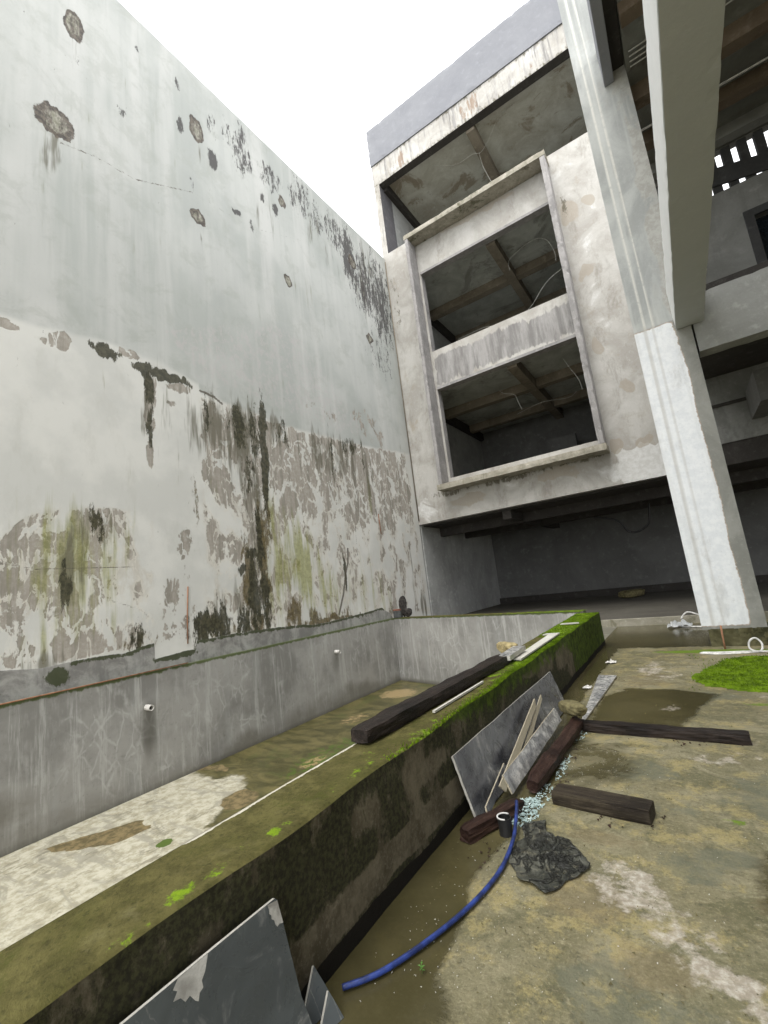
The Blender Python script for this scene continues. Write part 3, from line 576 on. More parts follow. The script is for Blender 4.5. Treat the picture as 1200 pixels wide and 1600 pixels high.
for (yy, zz, s) in ((4.31, .07, 1.), (9.33, .115, 1.)):
    p = MB(); k = 16; V = []; F = []
    for r, x in ((.048,-8.2),(.048,-8.02),(.038,-8.02),(.036,-8.19)):
        for j in range(k):
            q = 2*math.pi*j/k; V.append((x, yy+r*math.cos(q), zz+r*math.sin(q)))
    for i in range(3):
        for j in range(k): F.append((i*k+j, i*k+(j+1) % k, (i+1)*k+(j+1) % k, (i+1)*k+j))
    p.add(V, F, False); pv = p.build('drain_pipe', M_pvc, pool)
    MB().add([(-8.1, yy+.036*math.cos(2*math.pi*j/k), zz+.036*math.sin(2*math.pi*j/k)) for j in range(k)], [tuple(range(k))]).build('pipe_mouth', M_black, pv)
# end wall (a little askew)
e0 = np.array([-8.18, 12.30]); e1 = np.array([-2.14, 10.42]); L = np.linalg.norm(e1-e0); ed = (e1-e0)/L; en = np.array([-ed[1], ed[0]])
MB().grid(arr((0, L, .06)), lz, lambda U, V: (e0[0]+U*ed[0], e0[1]+U*ed[1], V), masks=dict(
    damp=lambda A, B: (1-ss(B-PZ, .0, .3))*.7, green=lambda A, B: ss(B, .56, .64)*.8, run=lambda A, B: A*0+.8*(1-ss(B-PZ, .0, .08))), smooth=True).build('end_wall', M_lining2, pool)
q0 = e0+en*.34; q1 = np.array([-1.72, 10.06+.3])
ew = MB(); ew.prism([(-8.3, e0[1]+.07, PZ), (e1[0]+.05, e1[1]+.02, PZ), (e1[0]+.05, e1[1]+.36, PZ), (-8.3, e0[1]+.36, PZ)], (0,0,.637-PZ)); ew.build('end_wall_body', M_slab, pool)
ec = MB(); nu = arr((0, L, .08))
ec.grid(nu, np.array([-.01, .08, .18, .34]), lambda U, V: (e0[0]+U*ed[0]+V*en[0], e0[1]+U*ed[1]+V*en[1], U*0+.642), masks=dict(top=lambda A, B: A*0+1., lush=lambda A, B: .3+.35*ss(A, 3., L)))
ec.build('end_wall_coping', M_pwall, pool)
# front wall : outer face X runs -1.56 -> -1.70, inner -2.0 -> -2.16
xo = lambda y: -1.60-.012*(y-1.5); xi = lambda y: -1.985-.017*(y-1.0)
py = arr((-6., 0., .3), (0., 6., .03), (6., 10.05, .05)); pz = arr((-.02, .64, .03))
def edgew(A, B): return .018*(fbm(A*2.2, B*2.+3, 4, 21)-.5)
pw = MB()
pw.grid(py, pz, lambda U, V: (xo(U)+edgew(U, V)+.012*np.sin(U*5.3)*ss(V, .5, .64), U, V), flip=False, smooth=True, masks=dict(top=lambda A, B: A*0,
    bare=lambda A, B: np.maximum(band(B+.02*np.sin(A*2.2)-.02*(A-2), .10, .235, .03)*(A > .5)*(1-ss(A, 2.9, 3.2))*.92, blobs([(2.44,.50,.12,.09,.42),(1.95,.48,.10,.09,.45),(2.7,.45,.2,.06,.4),(6.5,.45,.35,.13,.8),(5.6,.5,.35,.10,.7),(5.0,.55,.3,.06,.6),(6.9,.3,.2,.2,.6)])(A, B)),
    foot=lambda A, B: 1-ss(B+.04*(fbm(A*3, A*0, 3, 2)-.5), .05, .11),
    green=lambda A, B: np.clip(.75*ss(A, 6.6, 7.6)+.55*ss(A, 2.6, 3.6)*ss(B, .25, .6)+.35*ss(B, .55, .63)*ss(A, 2.3, 3.), 0, .95)))
tv = np.linspace(0, 1, 13)
lushf = lambda A, B: np.clip(.10+.62*ss(A, 2.9, 5.5)*ss(B, .15, .55)+.75*ss(A, 6.6, 7.6)+blobs([(1.05,.80,.16,.10,.75),(1.25,.72,.1,.08,.65),(1.45,.8,.12,.1,.7),(1.75,.75,.12,.1,.6),(2.1,.78,.14,.10,.72),(2.3,.6,.14,.2,.6),(2.55,.9,.3,.1,.75),(.8,.9,.1,.08,.55),(2.8,.8,.3,.2,.6)])(A, B)*.5, 0, 1.1)
pw.grid(py, tv, lambda U, V: (xi(U)+V*(xo(U)+.012*np.sin(U*5.3)+edgew(U, U*0+.64)-xi(U)), U, .64+.006*(fbm(U*3, V*3, 3, 8)-.5)-.016*ss(V, .9, 1.)**2), flip=True, smooth=True, masks=dict(top=lambda A, B: A*0+1., lush=lushf, lip=lambda A, B: (1-ss(B, .02, .10))*band(A, 1.15, 2.6, .1)*.85))
pw.grid(np.linspace(0, 1, 10), pz, lambda U, V: (xi(10.05)+U*(xo(10.05)-xi(10.05)), U*0+10.05, V), flip=True, masks=dict(green=lambda A, B: A*0+.7))
fw = pw.build('front_wall', M_pwall, pool)
MB().prism([(-1.985+.119, -6, PZ), (xo(-6)-.03, -6, PZ), (xo(10.)-.03, 10.03, PZ), (xi(10)+.01, 10.03, PZ)], (0,0,.62-PZ)).build('front_wall_core', M_slab, pool)
inn = MB().grid(py, arr((PZ, .64, .2)), lambda U, V: (xi(U), U, V), flip=True, masks=dict(damp=lambda A, B: A*0+.4)); inn.build('inner_lining', M_lining2, pool)
# floor
px_ = arr((-8.2, -1.95, .05)); pfy = arr((-6, 1.5, .3), (1.5, 12.4, .05))
MB().grid(px_, pfy, lambda U, V: (U, V, U*0+PZ), smooth=True, masks=dict(
    pale=warped(polymask([(-8.6,-6),(-8.6,5.15),(-7.6,5.0),(-7.1,5.5),(-6.75,5.2),(-6.0,4.0),(-5.2,3.7),(-4,2.5),(-1.9,1),(-1.9,-6)], .25), .15, 1.4, .06, 6.),
    silt=warped(lambda A, B: np.maximum(polymask([(-7.75,2.72),(-7.6,3.2),(-7.25,3.6),(-6.85,3.6),(-6.95,3.15),(-7.3,2.8)], .1)(A, B), blobs([(-8.0,5.4,.5,.12,.9),(-6.35,4.7,.3,.35,.75),(-5.7,4.1,.3,.2,.6)])(A, B)), .12, 1.8, .05, 7.),
    sand=blobs([(-7.3,10.8,.6,.6,.7),(-7.1,8.6,.35,.7,.5),(-6.2,6.2,.2,.4,.7),(-5.6,5.2,.2,.3,.6)], .7),
    mossy=blobs([(-6.24,3.48,.10,.10,1.),(-6.2,6.6,.5,1.6,.45)]))).build('pool_floor', M_pfloor, pool)

# ------------------------------------------------------------------ building
bld = thing('unfinished_building', 'unfinished four storey concrete building with open window bays and tall plastered corner column', 'building', (-4, 15, 0))
FY = 15.0
OP1 = (-6.70, -1.62, 10.48, 13.90); OP2 = (-6.80, -1.62, 5.36, 8.90)
fxs = arr((-8.34, .80, .05)); fzs = arr((3.86, 15.64, .05))
# snap grid lines to the openings
def snap(a, vals):
    a = a.copy()
    for v in vals: a[np.argmin(abs(a-v))] = v
    return a
fxs = snap(fxs, [-6.72, -1.62]); fzs = snap(fzs, [5.36, 8.90, 10.48, 13.90])
keepf = lambda A, B: ~((A > -6.72) & (A < -1.62) & (((B > 5.36) & (B < 8.9)) | ((B > 10.48) & (B < 13.9))))
fac = MB().grid(fxs, fzs, lambda U, V: (U, U*0+FY, V), keep=keepf, smooth=False, masks=dict(
    wash=warped(lambda A, B: np.maximum.reduce([.75*blobs([(-8.,4.3,.7,.5,.75),(-4.4,4.6,.5,.25,.5),(-.4,4.5,1.6,.55,1.),(-.9,12.6,.6,1.8,.5),(-.8,9.6,.5,1.4,.5),(-1.,14.8,.6,.6,.45)])(A, B), ss(A, -1.4, -1.)*(1-ss(B, 4.95, 5.1))]), .3, .9, .08, 4.),
    patch=warped(lambda A, B: np.maximum(blobs([(-1.2,5.05,.28,.22,.9),(-.35,5.0,.3,.16,.8),(-.6,6.7,.3,.25,.6),(-1.1,8.3,.25,.4,.6),(-1.,10.9,.35,.3,.6),(-1.1,13.2,.4,.5,.6),(-.5,13.3,.3,.25,.6),(-3.,4.6,1.,.25,.6),(-6.2,4.4,1.2,.3,.5),(-4.,15.1,2.,.2,.6),(-8.,8.5,.25,2.,.45)])(A, B), 0), .25, 1.2, .06, 5.),
    runs=warped(lambda A, B: band(A, -6.7, -1.6, .05)*band(B, 9.06, 10.2, .14)*1.15+band(A, -6.7, -1.6, .05)*band(B, 14., 14.8, .4)*.15, .12, 2., .08, 9.),
    rust=lambda A, B: (1-ss(A, -8.2, -7.2))*.30,
    stain=lambda A, B: np.maximum(blobs([(-6.8,4.85,.9,.18,.6),(-4.5,4.85,1.4,.16,.6),(-2.2,4.9,.9,.14,.6),(-1.2,13.5,.12,.6,.5),(-8.,13.2,.2,2.,.4)])(A, B), band(B, 8.9, 9.02, .04)*band(A, -6.7, -1.6)*.4)))
facade = fac.build('facade_wall', M_fac, bld)
fb = MB(); t0, t1 = FY+.004, FY+.30
fb.box(-8.35, -6.72, t0, t1, 3.86, 15.64).box(-1.62, .8, t0, t1, 3.86, 15.64)
fb.box(-6.72, -1.62, t0, t1, 3.86, 5.36).box(-6.72, -1.62, t0, t1, 8.90, 10.48).box(-6.72, -1.62, t0, t1, 13.90, 15.64)
fb.build('wall_core', M_trim, facade)
# window surround
PJ = .62
jm = MB(); y0 = FY-PJ
jm.rbox(-6.95, -6.80, y0, FY-.003, 5.08, 15.20); ja = jm.build('surround_jamb', M_trim, bld)
jm = MB(); jm.rbox(-1.58, -1.40, y0, FY-.003, 5.08, 15.20); jm.build('surround_jamb', M_trim, bld)
jm = MB(); jm.rbox(-6.98, -1.38, y0-.01, FY-.003, 15.203, 15.40); jm.build('surround_head', M_trimtop, bld)
jm = MB(); jm.rbox(-7.02, -1.36, y0-.02, FY-.003, 4.87, 5.077); jm.build('surround_sill', M_trimtop, bld)
for z_ in (8.88, 13.86): MB().box(-6.72, -1.62, FY-.05, FY-.003, z_, z_+.1).build('drip_edge', M_trim, facade)
# top storey
tz = arr((19.10, 20.15, .05)); tx = arr((-8.34, .8, .05))
rb = MB().grid(tx, tz, lambda U, V: (U, U*0+FY, V), masks=dict(
    wash=lambda A, B: A*0+.25+.4*(fbm(A*1.5, B*.4, 3, 12)-.5), runs=lambda A, B: A*0+.47+.5*(fbm(A*1.1, B*.2, 3, 33)-.5), rust=lambda A, B: .12+.5*(fbm(A*1.3, B*0+1, 3, 41)-.5)+blobs([(-3.8,19.6,.35,.6,.6),(-6.9,19.6,.25,.6,.5),(-1.4,19.5,.4,.6,.4)])(A, B), stain=lambda A, B: .22+.5*ss(B, 19.9, 20.15)*fbm(A*2., B, 3, 6)+.3*ss(19.25-B, -.1, .15)))
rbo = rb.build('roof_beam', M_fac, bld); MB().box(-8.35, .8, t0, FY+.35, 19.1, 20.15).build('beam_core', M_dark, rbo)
MB().rbox(-8.38, .82, FY-.05, FY+.25, 20.16, 22.02, .15, .014).build('parapet', M_parapet, bld)
lc_ = MB().grid(arr((-8.34, -8.08, .05)), arr((15.64, 19.1, .1)), lambda U, V: (U, U*0+FY, V), masks=dict(stain=lambda A, B: A*0+.35, wash=lambda A, B: A*0+.3, runs=lambda A, B: A*0+.3))
lc_.build('loggia_pier', M_fac, bld); MB().box(-8.35, -8.09, t0, FY+1., 15.64, 19.1).build('pier_side', M_nichegrey, bld)
MB().box(-8.35, -8.10, FY+1.003, 23.0, 3.9, 19.4).box(-8.35,-8.1,FY+.303,FY+1., 3.9, 15.6).build('side_wall', M_inner, bld)
MB().box(.55, .8, FY+.303, 23., 3.9, 19.4).build('side_wall', M_inner, bld)
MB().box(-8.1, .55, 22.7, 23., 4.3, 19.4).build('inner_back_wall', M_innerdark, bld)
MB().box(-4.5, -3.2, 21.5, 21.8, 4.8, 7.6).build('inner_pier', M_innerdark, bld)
MB().box(-8.35, .8, FY+.353, 23., 19.40, 19.9).build('ceiling', M_ceiltop, bld)
for zc, mat in ((14.25, M_ceil), (9.25, M_ceil)):
    MB().box(-8.1, .55, FY+.303, 22.7, zc, zc+.35).build('ceiling', mat, bld)
for zc in (19.4, 14.25, 9.25):
    for xj in (-3.9,):
        MB().box(xj-.17, xj+.17, FY+.36, 22.7, zc-.42, zc-.003).build('ceiling_joist', M_joist, bld)
    for yj in (18.1, 21.0):
        if zc > 19 and yj < 20: continue
        MB().box(-8.1, .55, yj-.17, yj+.17, zc-.36, zc-.004).build('ceiling_joist', M_joist, bld)
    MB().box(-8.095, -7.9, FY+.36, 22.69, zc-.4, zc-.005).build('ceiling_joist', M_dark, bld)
MB().box(-8.1, .55, FY+.303, 22.7, 4.0, 4.3).build('floor_slab', M_slab, bld)
# ground storey: slab, back wall, dark ceiling
MB().box(-8.28, 10., 12.78, 24., -.1, .17).build('ground_slab', M_slabdark, bld, .02)
MB().box(-8.2, 6., 12.73, 12.777, -.05, .178).build('kerb_edge', M_kerb, bld, .012)
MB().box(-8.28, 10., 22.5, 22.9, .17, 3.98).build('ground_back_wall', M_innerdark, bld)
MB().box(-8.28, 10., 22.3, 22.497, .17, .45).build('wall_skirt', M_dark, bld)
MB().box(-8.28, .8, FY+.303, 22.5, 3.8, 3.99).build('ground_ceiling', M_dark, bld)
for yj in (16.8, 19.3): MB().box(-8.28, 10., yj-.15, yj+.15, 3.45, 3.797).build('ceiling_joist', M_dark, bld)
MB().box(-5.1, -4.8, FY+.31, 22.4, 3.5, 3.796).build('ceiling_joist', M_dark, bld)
# right wing behind the column
MB().box(.803, 10., FY+.02, FY+.3, 4.40, 6.28).build('wing_wall', M_wingwall, bld)
MB().box(.803, 10., FY-.03, FY+.017, 5.42, 5.50).build('wing_groove', M_dark, bld)
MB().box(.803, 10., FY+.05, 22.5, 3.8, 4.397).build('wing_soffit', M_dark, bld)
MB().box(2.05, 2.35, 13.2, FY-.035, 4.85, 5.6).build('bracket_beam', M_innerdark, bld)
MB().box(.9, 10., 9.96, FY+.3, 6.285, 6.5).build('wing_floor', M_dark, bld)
MB().rbox(.86, 10., 9.60, 9.955, 5.13, 6.22, .12, .012).build('cross_beam', M_cross, bld)
ww = MB(); wy0, wy1 = 12.75, 12.95
ww.box(.9, 2.7, wy0, wy1, 6.5, 9.98).box(2.7, 10., wy0, wy1, 6.5, 7.55).box(2.7, 10, wy0, wy1, 9.05, 9.98).box(4.4, 10., wy0, wy1, 7.55, 9.05).box(.9, 10., wy0, wy1, 11.05, 11.3)
wgw = ww.build('wing_upper_wall', M_wingwall, bld)
MB().box(2.55, 2.72, wy0-.06, wy0-.003, 7.4, 9.2).box(2.72, 4.5, wy0-.06, wy0-.003, 9.03, 9.2).build('window_frame', M_nicheblack, wgw)
MB().box(2.7, 4.4, wy1+.02, wy1+.05, 7.5, 9.1).build('window_pane', simple('dark_glass', (.012,.016,.02), .1, .5), wgw)
lou = MB()
for k in range(26):
    x = 1.25+.31*k
    MB().box(x, x+.17, wy0+.01, wy1-.01, 9.983, 11.047).build('louvre_fin', M_nicheblack, wgw)
MB().prism([(.9, wy0-.05, 10.93), (5., wy0-.05, 9.95), (5., wy0-.05, 9.6), (.9, wy0-.05, 10.42)], (0, .05, 0)).build('louvre_rail', M_nicheblack, wgw)
MB().box(.83, 10., -7., 13., 11.30, 11.75).build('wing_ceiling_extended', M_wingceil, bld)  # far part is the wing soffit; unseen near part added to shade the court
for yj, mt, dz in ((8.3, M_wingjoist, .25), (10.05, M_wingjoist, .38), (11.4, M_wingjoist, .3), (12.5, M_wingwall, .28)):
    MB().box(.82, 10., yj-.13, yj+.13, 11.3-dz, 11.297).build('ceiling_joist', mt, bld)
for k in range(4): MB().tube([(.9, 9.1+.11*k, 11.24), (10., 9.1+.11*k, 11.24)], .014, 6).build('conduit', M_wire, bld)
MB().tube([(.9, 11.0, 11.14), (10., 11.0, 11.14)], .022, 6).build('conduit', M_pvc, bld)
MB().box(9.7, 10., -7., 12.7, 0, 11.29).build('unseen_shade_wall', M_inner, bld)  # added out of view on the right to keep skylight off the court
# overhead beams running out over the court
ob_ = MB().rbox(.59, 1.03, -7., 9.545, 5.672, 6.40, .12, .008).build('overhead_beam', M_beamw, bld)
MB().rbox(.594, 1.026, -7., 9.544, 5.646, 5.664, .11, .006).build('beam_shaded_soffit', M_beamsoff, ob_)
MB().box(.42, .60, -7., 9.545, 11.26, 12.2).build('overhead_beam', M_parapet, bld, .01)
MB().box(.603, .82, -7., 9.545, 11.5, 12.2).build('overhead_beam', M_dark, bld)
# corner column
cx = arr((-.05, .83, .02)); cz = arr((.28, 14.6, .04))
edge_x = lambda z: np.interp(z, [.3,1.,1.6,2.4,3.2,4.,4.7,5.2,5.6,5.9], [.62,.627,.604,.633,.624,.599,.633,.60,.575,.55])
cm = MB().grid(cx, cz, lambda U, V: (U, U*0+9.55, V), smooth=False, masks=dict(
    white=lambda A, B: (1-ss(A-edge_x(B), -.05, .05))*(1-ss(B, 5.80, 5.88))*ss(B, .30, .38),
    rough=warped(lambda A, B: ss(A, .42, .60)*ss(B, 5.9, 6.0)*.55, .12, 1.2), strip=lambda A, B: (B < 5.86)*1.,
    lines=lambda A, B: np.maximum(line([(.14,5.0),(.10,14.6)], .02)(A, B), line([(.28,5.0),(.24,14.6)], .016)(A, B))*ss(B, 5.8, 5.9),
    greyline=lambda A, B: np.maximum(line([(.12,.3),(.13,5.9)], .03)(A, B), line([(.27,.3),(.26,5.9)], .02)(A, B)*.7)))
colo = cm.build('corner_column', M_colm, bld)
MB().box(-.049, .829, 9.554, 10.2, .28, 14.6).build('column_core', M_trim, colo)
ft = MB(); ug = np.linspace(0, 1, 40); vg = np.linspace(0, 1, 12)
ft.grid(ug, vg, lambda U, V: (.03+U*.95, 9.52+.09*(fbm(U*9, V*3, 4, 3)-.5)+.02*V, V*.29), smooth=True); ft.box(.04, .97, 9.58, 10.2, 0, .278)
ft.build('footing', M_foot, colo)

# ------------------------------------------------------------------ loose things
def pipe_pts(ctrl, n=8):
    P = [Vector(p) for p in ctrl]; out = []
    for i in range(len(P)-1):
        p0 = P[max(i-1, 0)]; p1 = P[i]; p2 = P[i+1]; p3 = P[min(i+2, len(P)-1)]
        for k in range(n):
            t = k/n; out.append(.5*((2*p1)+(p2-p0)*t+(2*p0-5*p1+4*p2-p3)*t*t+(3*p1-p0-3*p2+p3)*t**3))
    out.append(P[-1]); return out
def timber(name, label, p0, p1, w, h, mat, seed, roll=0., wear=1.):
    """a worn sawn timber from p0 to p1 (centre line of its underside); irregular section, chipped ends"""
    p0 = Vector(p0); p1 = Vector(p1); L = (p1-p0).length; n = max(12, int(L/.025)); k = 24; r = random.Random(seed); V = []
    ph = [r.random()*9 for _ in range(6)]
    for i in range(n+1):
        u = i/n; x = u*L
        e = min(x, L-x); shrink = 1-.10*wear*math.exp(-e/.02)-.03*wear*math.exp(-e/.10)
        for j in range(k):
            sd, tt = divmod(j, k//4); tt = -1+2*((0, .07, .3, .55, .78, .95)[tt])     # walk round the square section
            c, s = ((1, tt), (-tt, 1), (-1, -tt), (tt, -1))[sd]; a = math.atan2(s, c); cr = 1-.045*(abs(c*s) > .8)
            yy = c*cr*w/2*shrink; zz = s*cr*h/2*shrink
            d = wear*(.003*math.sin(x*7+ph[0]+3*c)+.002*math.sin(x*19+ph[1]+5*s)+.002*(r.random()-.5)+.008*(float(fbm(np.array(x*5.), np.array(a*1.5+ph[2]), 3, seed))-.5))
            V.append((x+wear*.02*(float(fbm(np.array(yy*30+9.), np.array(zz*30+9.), 3, seed+1))-.5)*(1 if i in (0, n) else 0), yy+d*c, zz+d*s+h/2))
    F = []
    for i in range(n):
        for j in range(k): F.append((i*k+j, (i+1)*k+j, (i+1)*k+(j+1) % k, i*k+(j+1) % k)[::-1])
    F += [tuple(range(k))[::-1], tuple(range(n*k, (n+1)*k))]
    F[-2] = F[-2][::-1]; F[-1] = F[-1][::-1]
    o = MB().add(V, F, False).build(name, mat)
    dx = (p1-p0).normalized(); zz = Vector((0,0,1)); yy = zz.cross(dx).normalized(); zz = dx.cross(yy)
    M = Matrix((dx, yy, zz)).transposed().to_4x4() @ Matrix.Rotation(roll, 4, 'X'); M.translation = p0
    o.matrix_world = M
    return tag(o, label, 'timber', 'old dark timbers lying about')
timber('timber_beam', 'thick wet dark timber lying along the top of the mossy pool wall', (-1.955,2.38,.648), (-1.90,5.0,.648), .165, .088, M_wood, 1)
timber('timber_beam', 'longest dark timber on the courtyard floor beyond the shallow puddle', (-1.20,4.93,0), (.13,4.88,0), .12, .085, M_wood, 2)
timber('timber_beam', 'short muddy timber with square sawn end below the glass sprinkled floor', (-1.09,3.44,0), (-.49,3.37,0), .165, .085, M_woodgrey, 3, 0., .25)
timber('timber_beam', 'reddish split timber leaning along the foot of the large marble slab', (-1.27,3.45,.02), (-1.23,4.95,.03), .10, .09, M_woodred, 4, .25, 1.3)
timber('timber_beam', 'small reddish timber end under the lower corner of the large marble slab', (-1.475,2.72,0), (-1.27,3.2,0), .09, .085, M_woodred, 5, 0., 1.2)

def slab_poly(name, label, outline, origin, ux, uy, thick, mat, cat, group=None, edge=None):
    """flat stone piece: outline in its own plane (ux, uy), pushed back by thick; sawn edge is its own part"""
    ux = Vector(ux).normalized(); uy = Vector(uy); uy = (uy-ux*uy.dot(ux)).normalized(); nn = ux.cross(uy)
    t = thing(name, label, cat, origin, 0, group)
    M = Matrix((ux, uy, nn)).transposed().to_4x4(); M.translation = Vector(origin); t.matrix_world = M
    n = len(outline)
    MB().prism([(a, b, -thick+.001) for a, b in outline], (0,0,thick-.002)).build('sawn_edge', edge or M_marblee, t)
    MB().add([(a, b, .001) for a, b in outline], [tuple(range(n))]).build('polished_face', mat, t)
    return t
def rough_rect(w, h, seed, j=.006, n=10):
    r = random.Random(seed); o = []
    cs = [(0,0),(w,0),(w,h),(0,h)]
    for i in range(4):
        a, b = cs[i], cs[(i+1) % 4]
        for k in range(n):
            t = k/n; jj = j if k else 0
            o.append((a[0]+(b[0]-a[0])*t+r.uniform(-jj, jj), a[1]+(b[1]-a[1])*t+r.uniform(-jj, jj)))
    return o
# large slab: foot (-1.485,2.93,.0)-( -1.5,5.54,0), top edge at x=-1.61 z .38
slab_poly('marble_slab', 'large grey veined marble slab leaning on the pool wall behind the timber', rough_rect(2.70, .42, 3, .003), (-1.475,2.94,.01), (-.005,1,0), (-.12,.03,.385), .018, M_marble, 'marble slab', 'grey marble slabs')
# near slab in the foreground
ns = slab_poly('marble_slab', 'blue grey marble slab with white corner standing in the foreground against the pool wall', [(-.9,0),(.06,0),(.022,.17),(.012,.30),(-.002,.487),(-.012,.497),(-.3,.50),(-.9,.50)], (-1.44,1.295,.005), (0,1,0), (-.10,-.02,.46), .016, M_marble2, 'marble slab', 'grey marble slabs')
MB().add([(-.004,.487,.0016),(-.05,.496,.0016),(-.046,.478,.0016),(-.049,.467,.0016),(-.041,.458,.0016),(-.043,.447,.0016),(-.033,.438,.0016),(-.030,.421,.0016),(-.024,.412,.0016),(-.012,.415,.0016),(.004,.409,.0016)][::-1], [tuple(range(11))]).build('white_corner', M_paleface, ns)
MB().add([(-.30,.4995,.0016),(-.405,.4995,.0016),(-.425,.482,.0016),(-.412,.471,.0016),(-.428,.455,.0016),(-.405,.449,.0016),(-.392,.431,.0016),(-.376,.436,.0016),(-.362,.414,.0016),(-.352,.405,.0016),(-.345,.423,.0016),(-.331,.428,.0016),(-.333,.447,.0016),(-.318,.462,.0016),(-.309,.481,.0016)][::-1], [tuple(range(15))]).build('white_vein', M_paleface, ns)
slab_poly('marble_shard', 'triangular dark marble shard beside the foreground slab', [(0,0),(.17,0),(.165,.05),(.13,.15)], (-1.52,1.33,.003), (.15,1,0), (-.25,.05,.6), .014, M_marble2, 'marble shard', 'dark marble shards')
slab_poly('marble_shard', 'small dark marble shard at the blue hose end in front of another shard', [(0,0),(.12,0),(.10,.06),(.085,.10)], (-1.45,1.36,.002), (.2,1,0), (-.2,.05,.5), .014, M_marble2, 'marble shard', 'dark marble shards')
# strips leaning on the slab
slab_poly('stone_strip', 'long cream edged stone strip leaning across the large marble slab', [(0,0),(.05,-.07),(1.35,-.03),(1.42,.02)], (-1.41,3.22,.135), (-.09,1.25,.19), (-.3,0,1), .012, M_strip, 'stone strip', 'stone strips by the large slab', M_strip)
slab_poly('stone_strip', 'second cream stone strip crossing behind the first on the marble slab', [(0,0),(.03,-.05),(1.10,-.02),(1.13,.015)], (-1.43,3.75,.12), (-.085,1.05,.20), (-.3,0,1), .010, M_strip, 'stone strip', 'stone strips by the large slab', M_strip)
slab_poly('stone_strip', 'short cream edged strip at the near bottom corner of the marble slab', [(0,0),(.55,.0),(.56,.07),(.02,.05)], (-1.40,2.95,.06), (-.05,.6,.06), (-.3,0,1), .012, M_marble, 'stone strip', 'stone strips by the large slab', M_strip)
slab_poly('stone_strip', 'pale grey marble strip standing between the reddish timber and the large slab', rough_rect(1.62, .13, 8, .004), (-1.365,3.33,.045), (-.02,1.62,.03), (-.09,0,.2), .014, M_marble3, 'stone strip', 'stone strips by the large slab', M_strip)
# tile offcut lying on the floor behind
slab_poly('stone_strip', 'tapered pale stone offcut lying flat at the puddle edge', [(0,0),(.04,-.01),(.14,2.0),(-.10,2.03)], (-1.25,5.2,.02), (1,.02,0), (0,1,.004), .016, M_marble3, 'stone strip', 'stone strips by the large slab', M_strip)
# strips on the pool wall
slab_poly('stone_strip', 'white stone strip lying on the pool wall top beyond the thick timber', [(0,0),(.10,-.02),(.06,1.95),(-.07,1.9)], (-1.83,5.05,.672), (1,0,0), (-.04,1,0), .018, M_marblee, 'stone strip', 'stone strips on the pool wall')
slab_poly('stone_strip', 'short grey stone block piled on the end of the thick timber', rough_rect(.14, .62, 5, .004), (-1.93,4.85,.735), (1,.03,.0), (-.06,1,.01), .05, M_marble3, 'stone strip', 'stone strips on the pool wall')
slab_poly('stone_strip', 'thin white sliver lying between the thick timber and the mossy edge', [(0,0),(.022,0),(.030,.95),(.012,.95)], (-1.80,3.08,.662), (1,0,0), (0.0,1,0), .015, M_marblee, 'stone strip', 'stone strips on the pool wall')
slab_poly('stone_strip', 'small white chip at the far corner of the pool wall top', [(0,0),(.30,.04),(.28,.12),(.02,.10)], (-2.02,8.1,.668), (1,0,0), (0,1,0), .014, M_marblee, 'stone strip', 'stone strips on the pool wall')
slab_poly('stone_strip', 'white chip lying just beyond the white strip on the pool wall', [(0,0),(.2,.03),(.19,.13),(.02,.11)], (-1.98,6.85,.674), (1,0,0), (0,1,0), .014, M_marblee, 'stone strip', 'stone strips on the pool wall')

def rock(name, label, loc, size, mat, seed, cat, group=None, parent=None):
    V = []; F = []; nu, nv = 14, 9; r = random.Random(seed); s3 = [r.uniform(0, 9) for _ in range(3)]
    for i in range(nv+1):
        th = math.pi*i/nv
        for j in range(nu):
            a = 2*math.pi*j/nu; d = [math.sin(th)*math.cos(a), math.sin(th)*math.sin(a), math.cos(th)]
            q = (abs(d[0])**3.5+abs(d[1])**3.5+abs(d[2])**3.5)**(-1/3.5)
            k = q*(.72+.5*float(fbm(np.array(d[0]*1.3+s3[0]+d[2]), np.array(d[1]*1.3+s3[1]-d[2]), 3, seed)))
            V.append([d[m]*size[m]/2*k for m in range(3)])
    for i in range(nv):
        for j in range(nu): F.append((i*nu+j, (i+1)*nu+j, (i+1)*nu+(j+1) % nu, i*nu+(j+1) % nu))
    V = np.array(V); V[:,2] -= V[:,2].min()
    o = MB().add(V, F, False).build(name, mat, parent); o.location = loc; o.rotation_euler = (0,0,r.random()*6)
    if not parent: tag(o, label, cat, group)
    return o
rock('stone', 'olive brown stone resting on the far end of the reddish timber', (-1.25,4.9,.15), (.16,.32,.13), M_rockmat, 4, 'stone')
rock('stone', 'yellowish stone on the inner edge of the pool wall beside the grey block', (-2.06,5.55,.645), (.14,.30,.13), simple('ochre_stone', (.33,.27,.14), .9, .2, .4), 8, 'stone')
# charred debris on the end wall
dq = thing('burnt_debris', 'charred lump and small dark box standing on the pool end wall corner', 'debris', (-8.0,12.45,.645))
rock('charred_lump', None, (.12,.0,0), (.24,.2,.62), M_char, 15, None, parent=dq); rock('charred_lump', None, (.30,-.03,0), (.3,.2,.26), M_char, 22, None, parent=dq)
bx = MB().box(-.17,.10,-.16,-.02,0,.22).build('box_body', simple('dark_box_paint', (.08,.085,.085), .7), dq, .008); MB().box(-.172,.102,-.162,-.018,.222,.27).build('box_lid', simple('faded_red_lid', (.22,.09,.06), .8), dq, .006)

# blue hose
hz = [(-1.50,1.56,.02),(-1.392,1.70,.02),(-1.283,1.96,.02),(-1.205,2.24,.02),(-1.172,2.52,.021),(-1.19,2.80,.035),(-1.235,3.02,.075),(-1.262,3.12,.10)]
h_ = MB().tube(pipe_pts(hz, 10), .0112, 12); tag(h_.build('garden_hose', M_hose), 'blue plastic hose curving over the floor to the glass heap', 'hose')
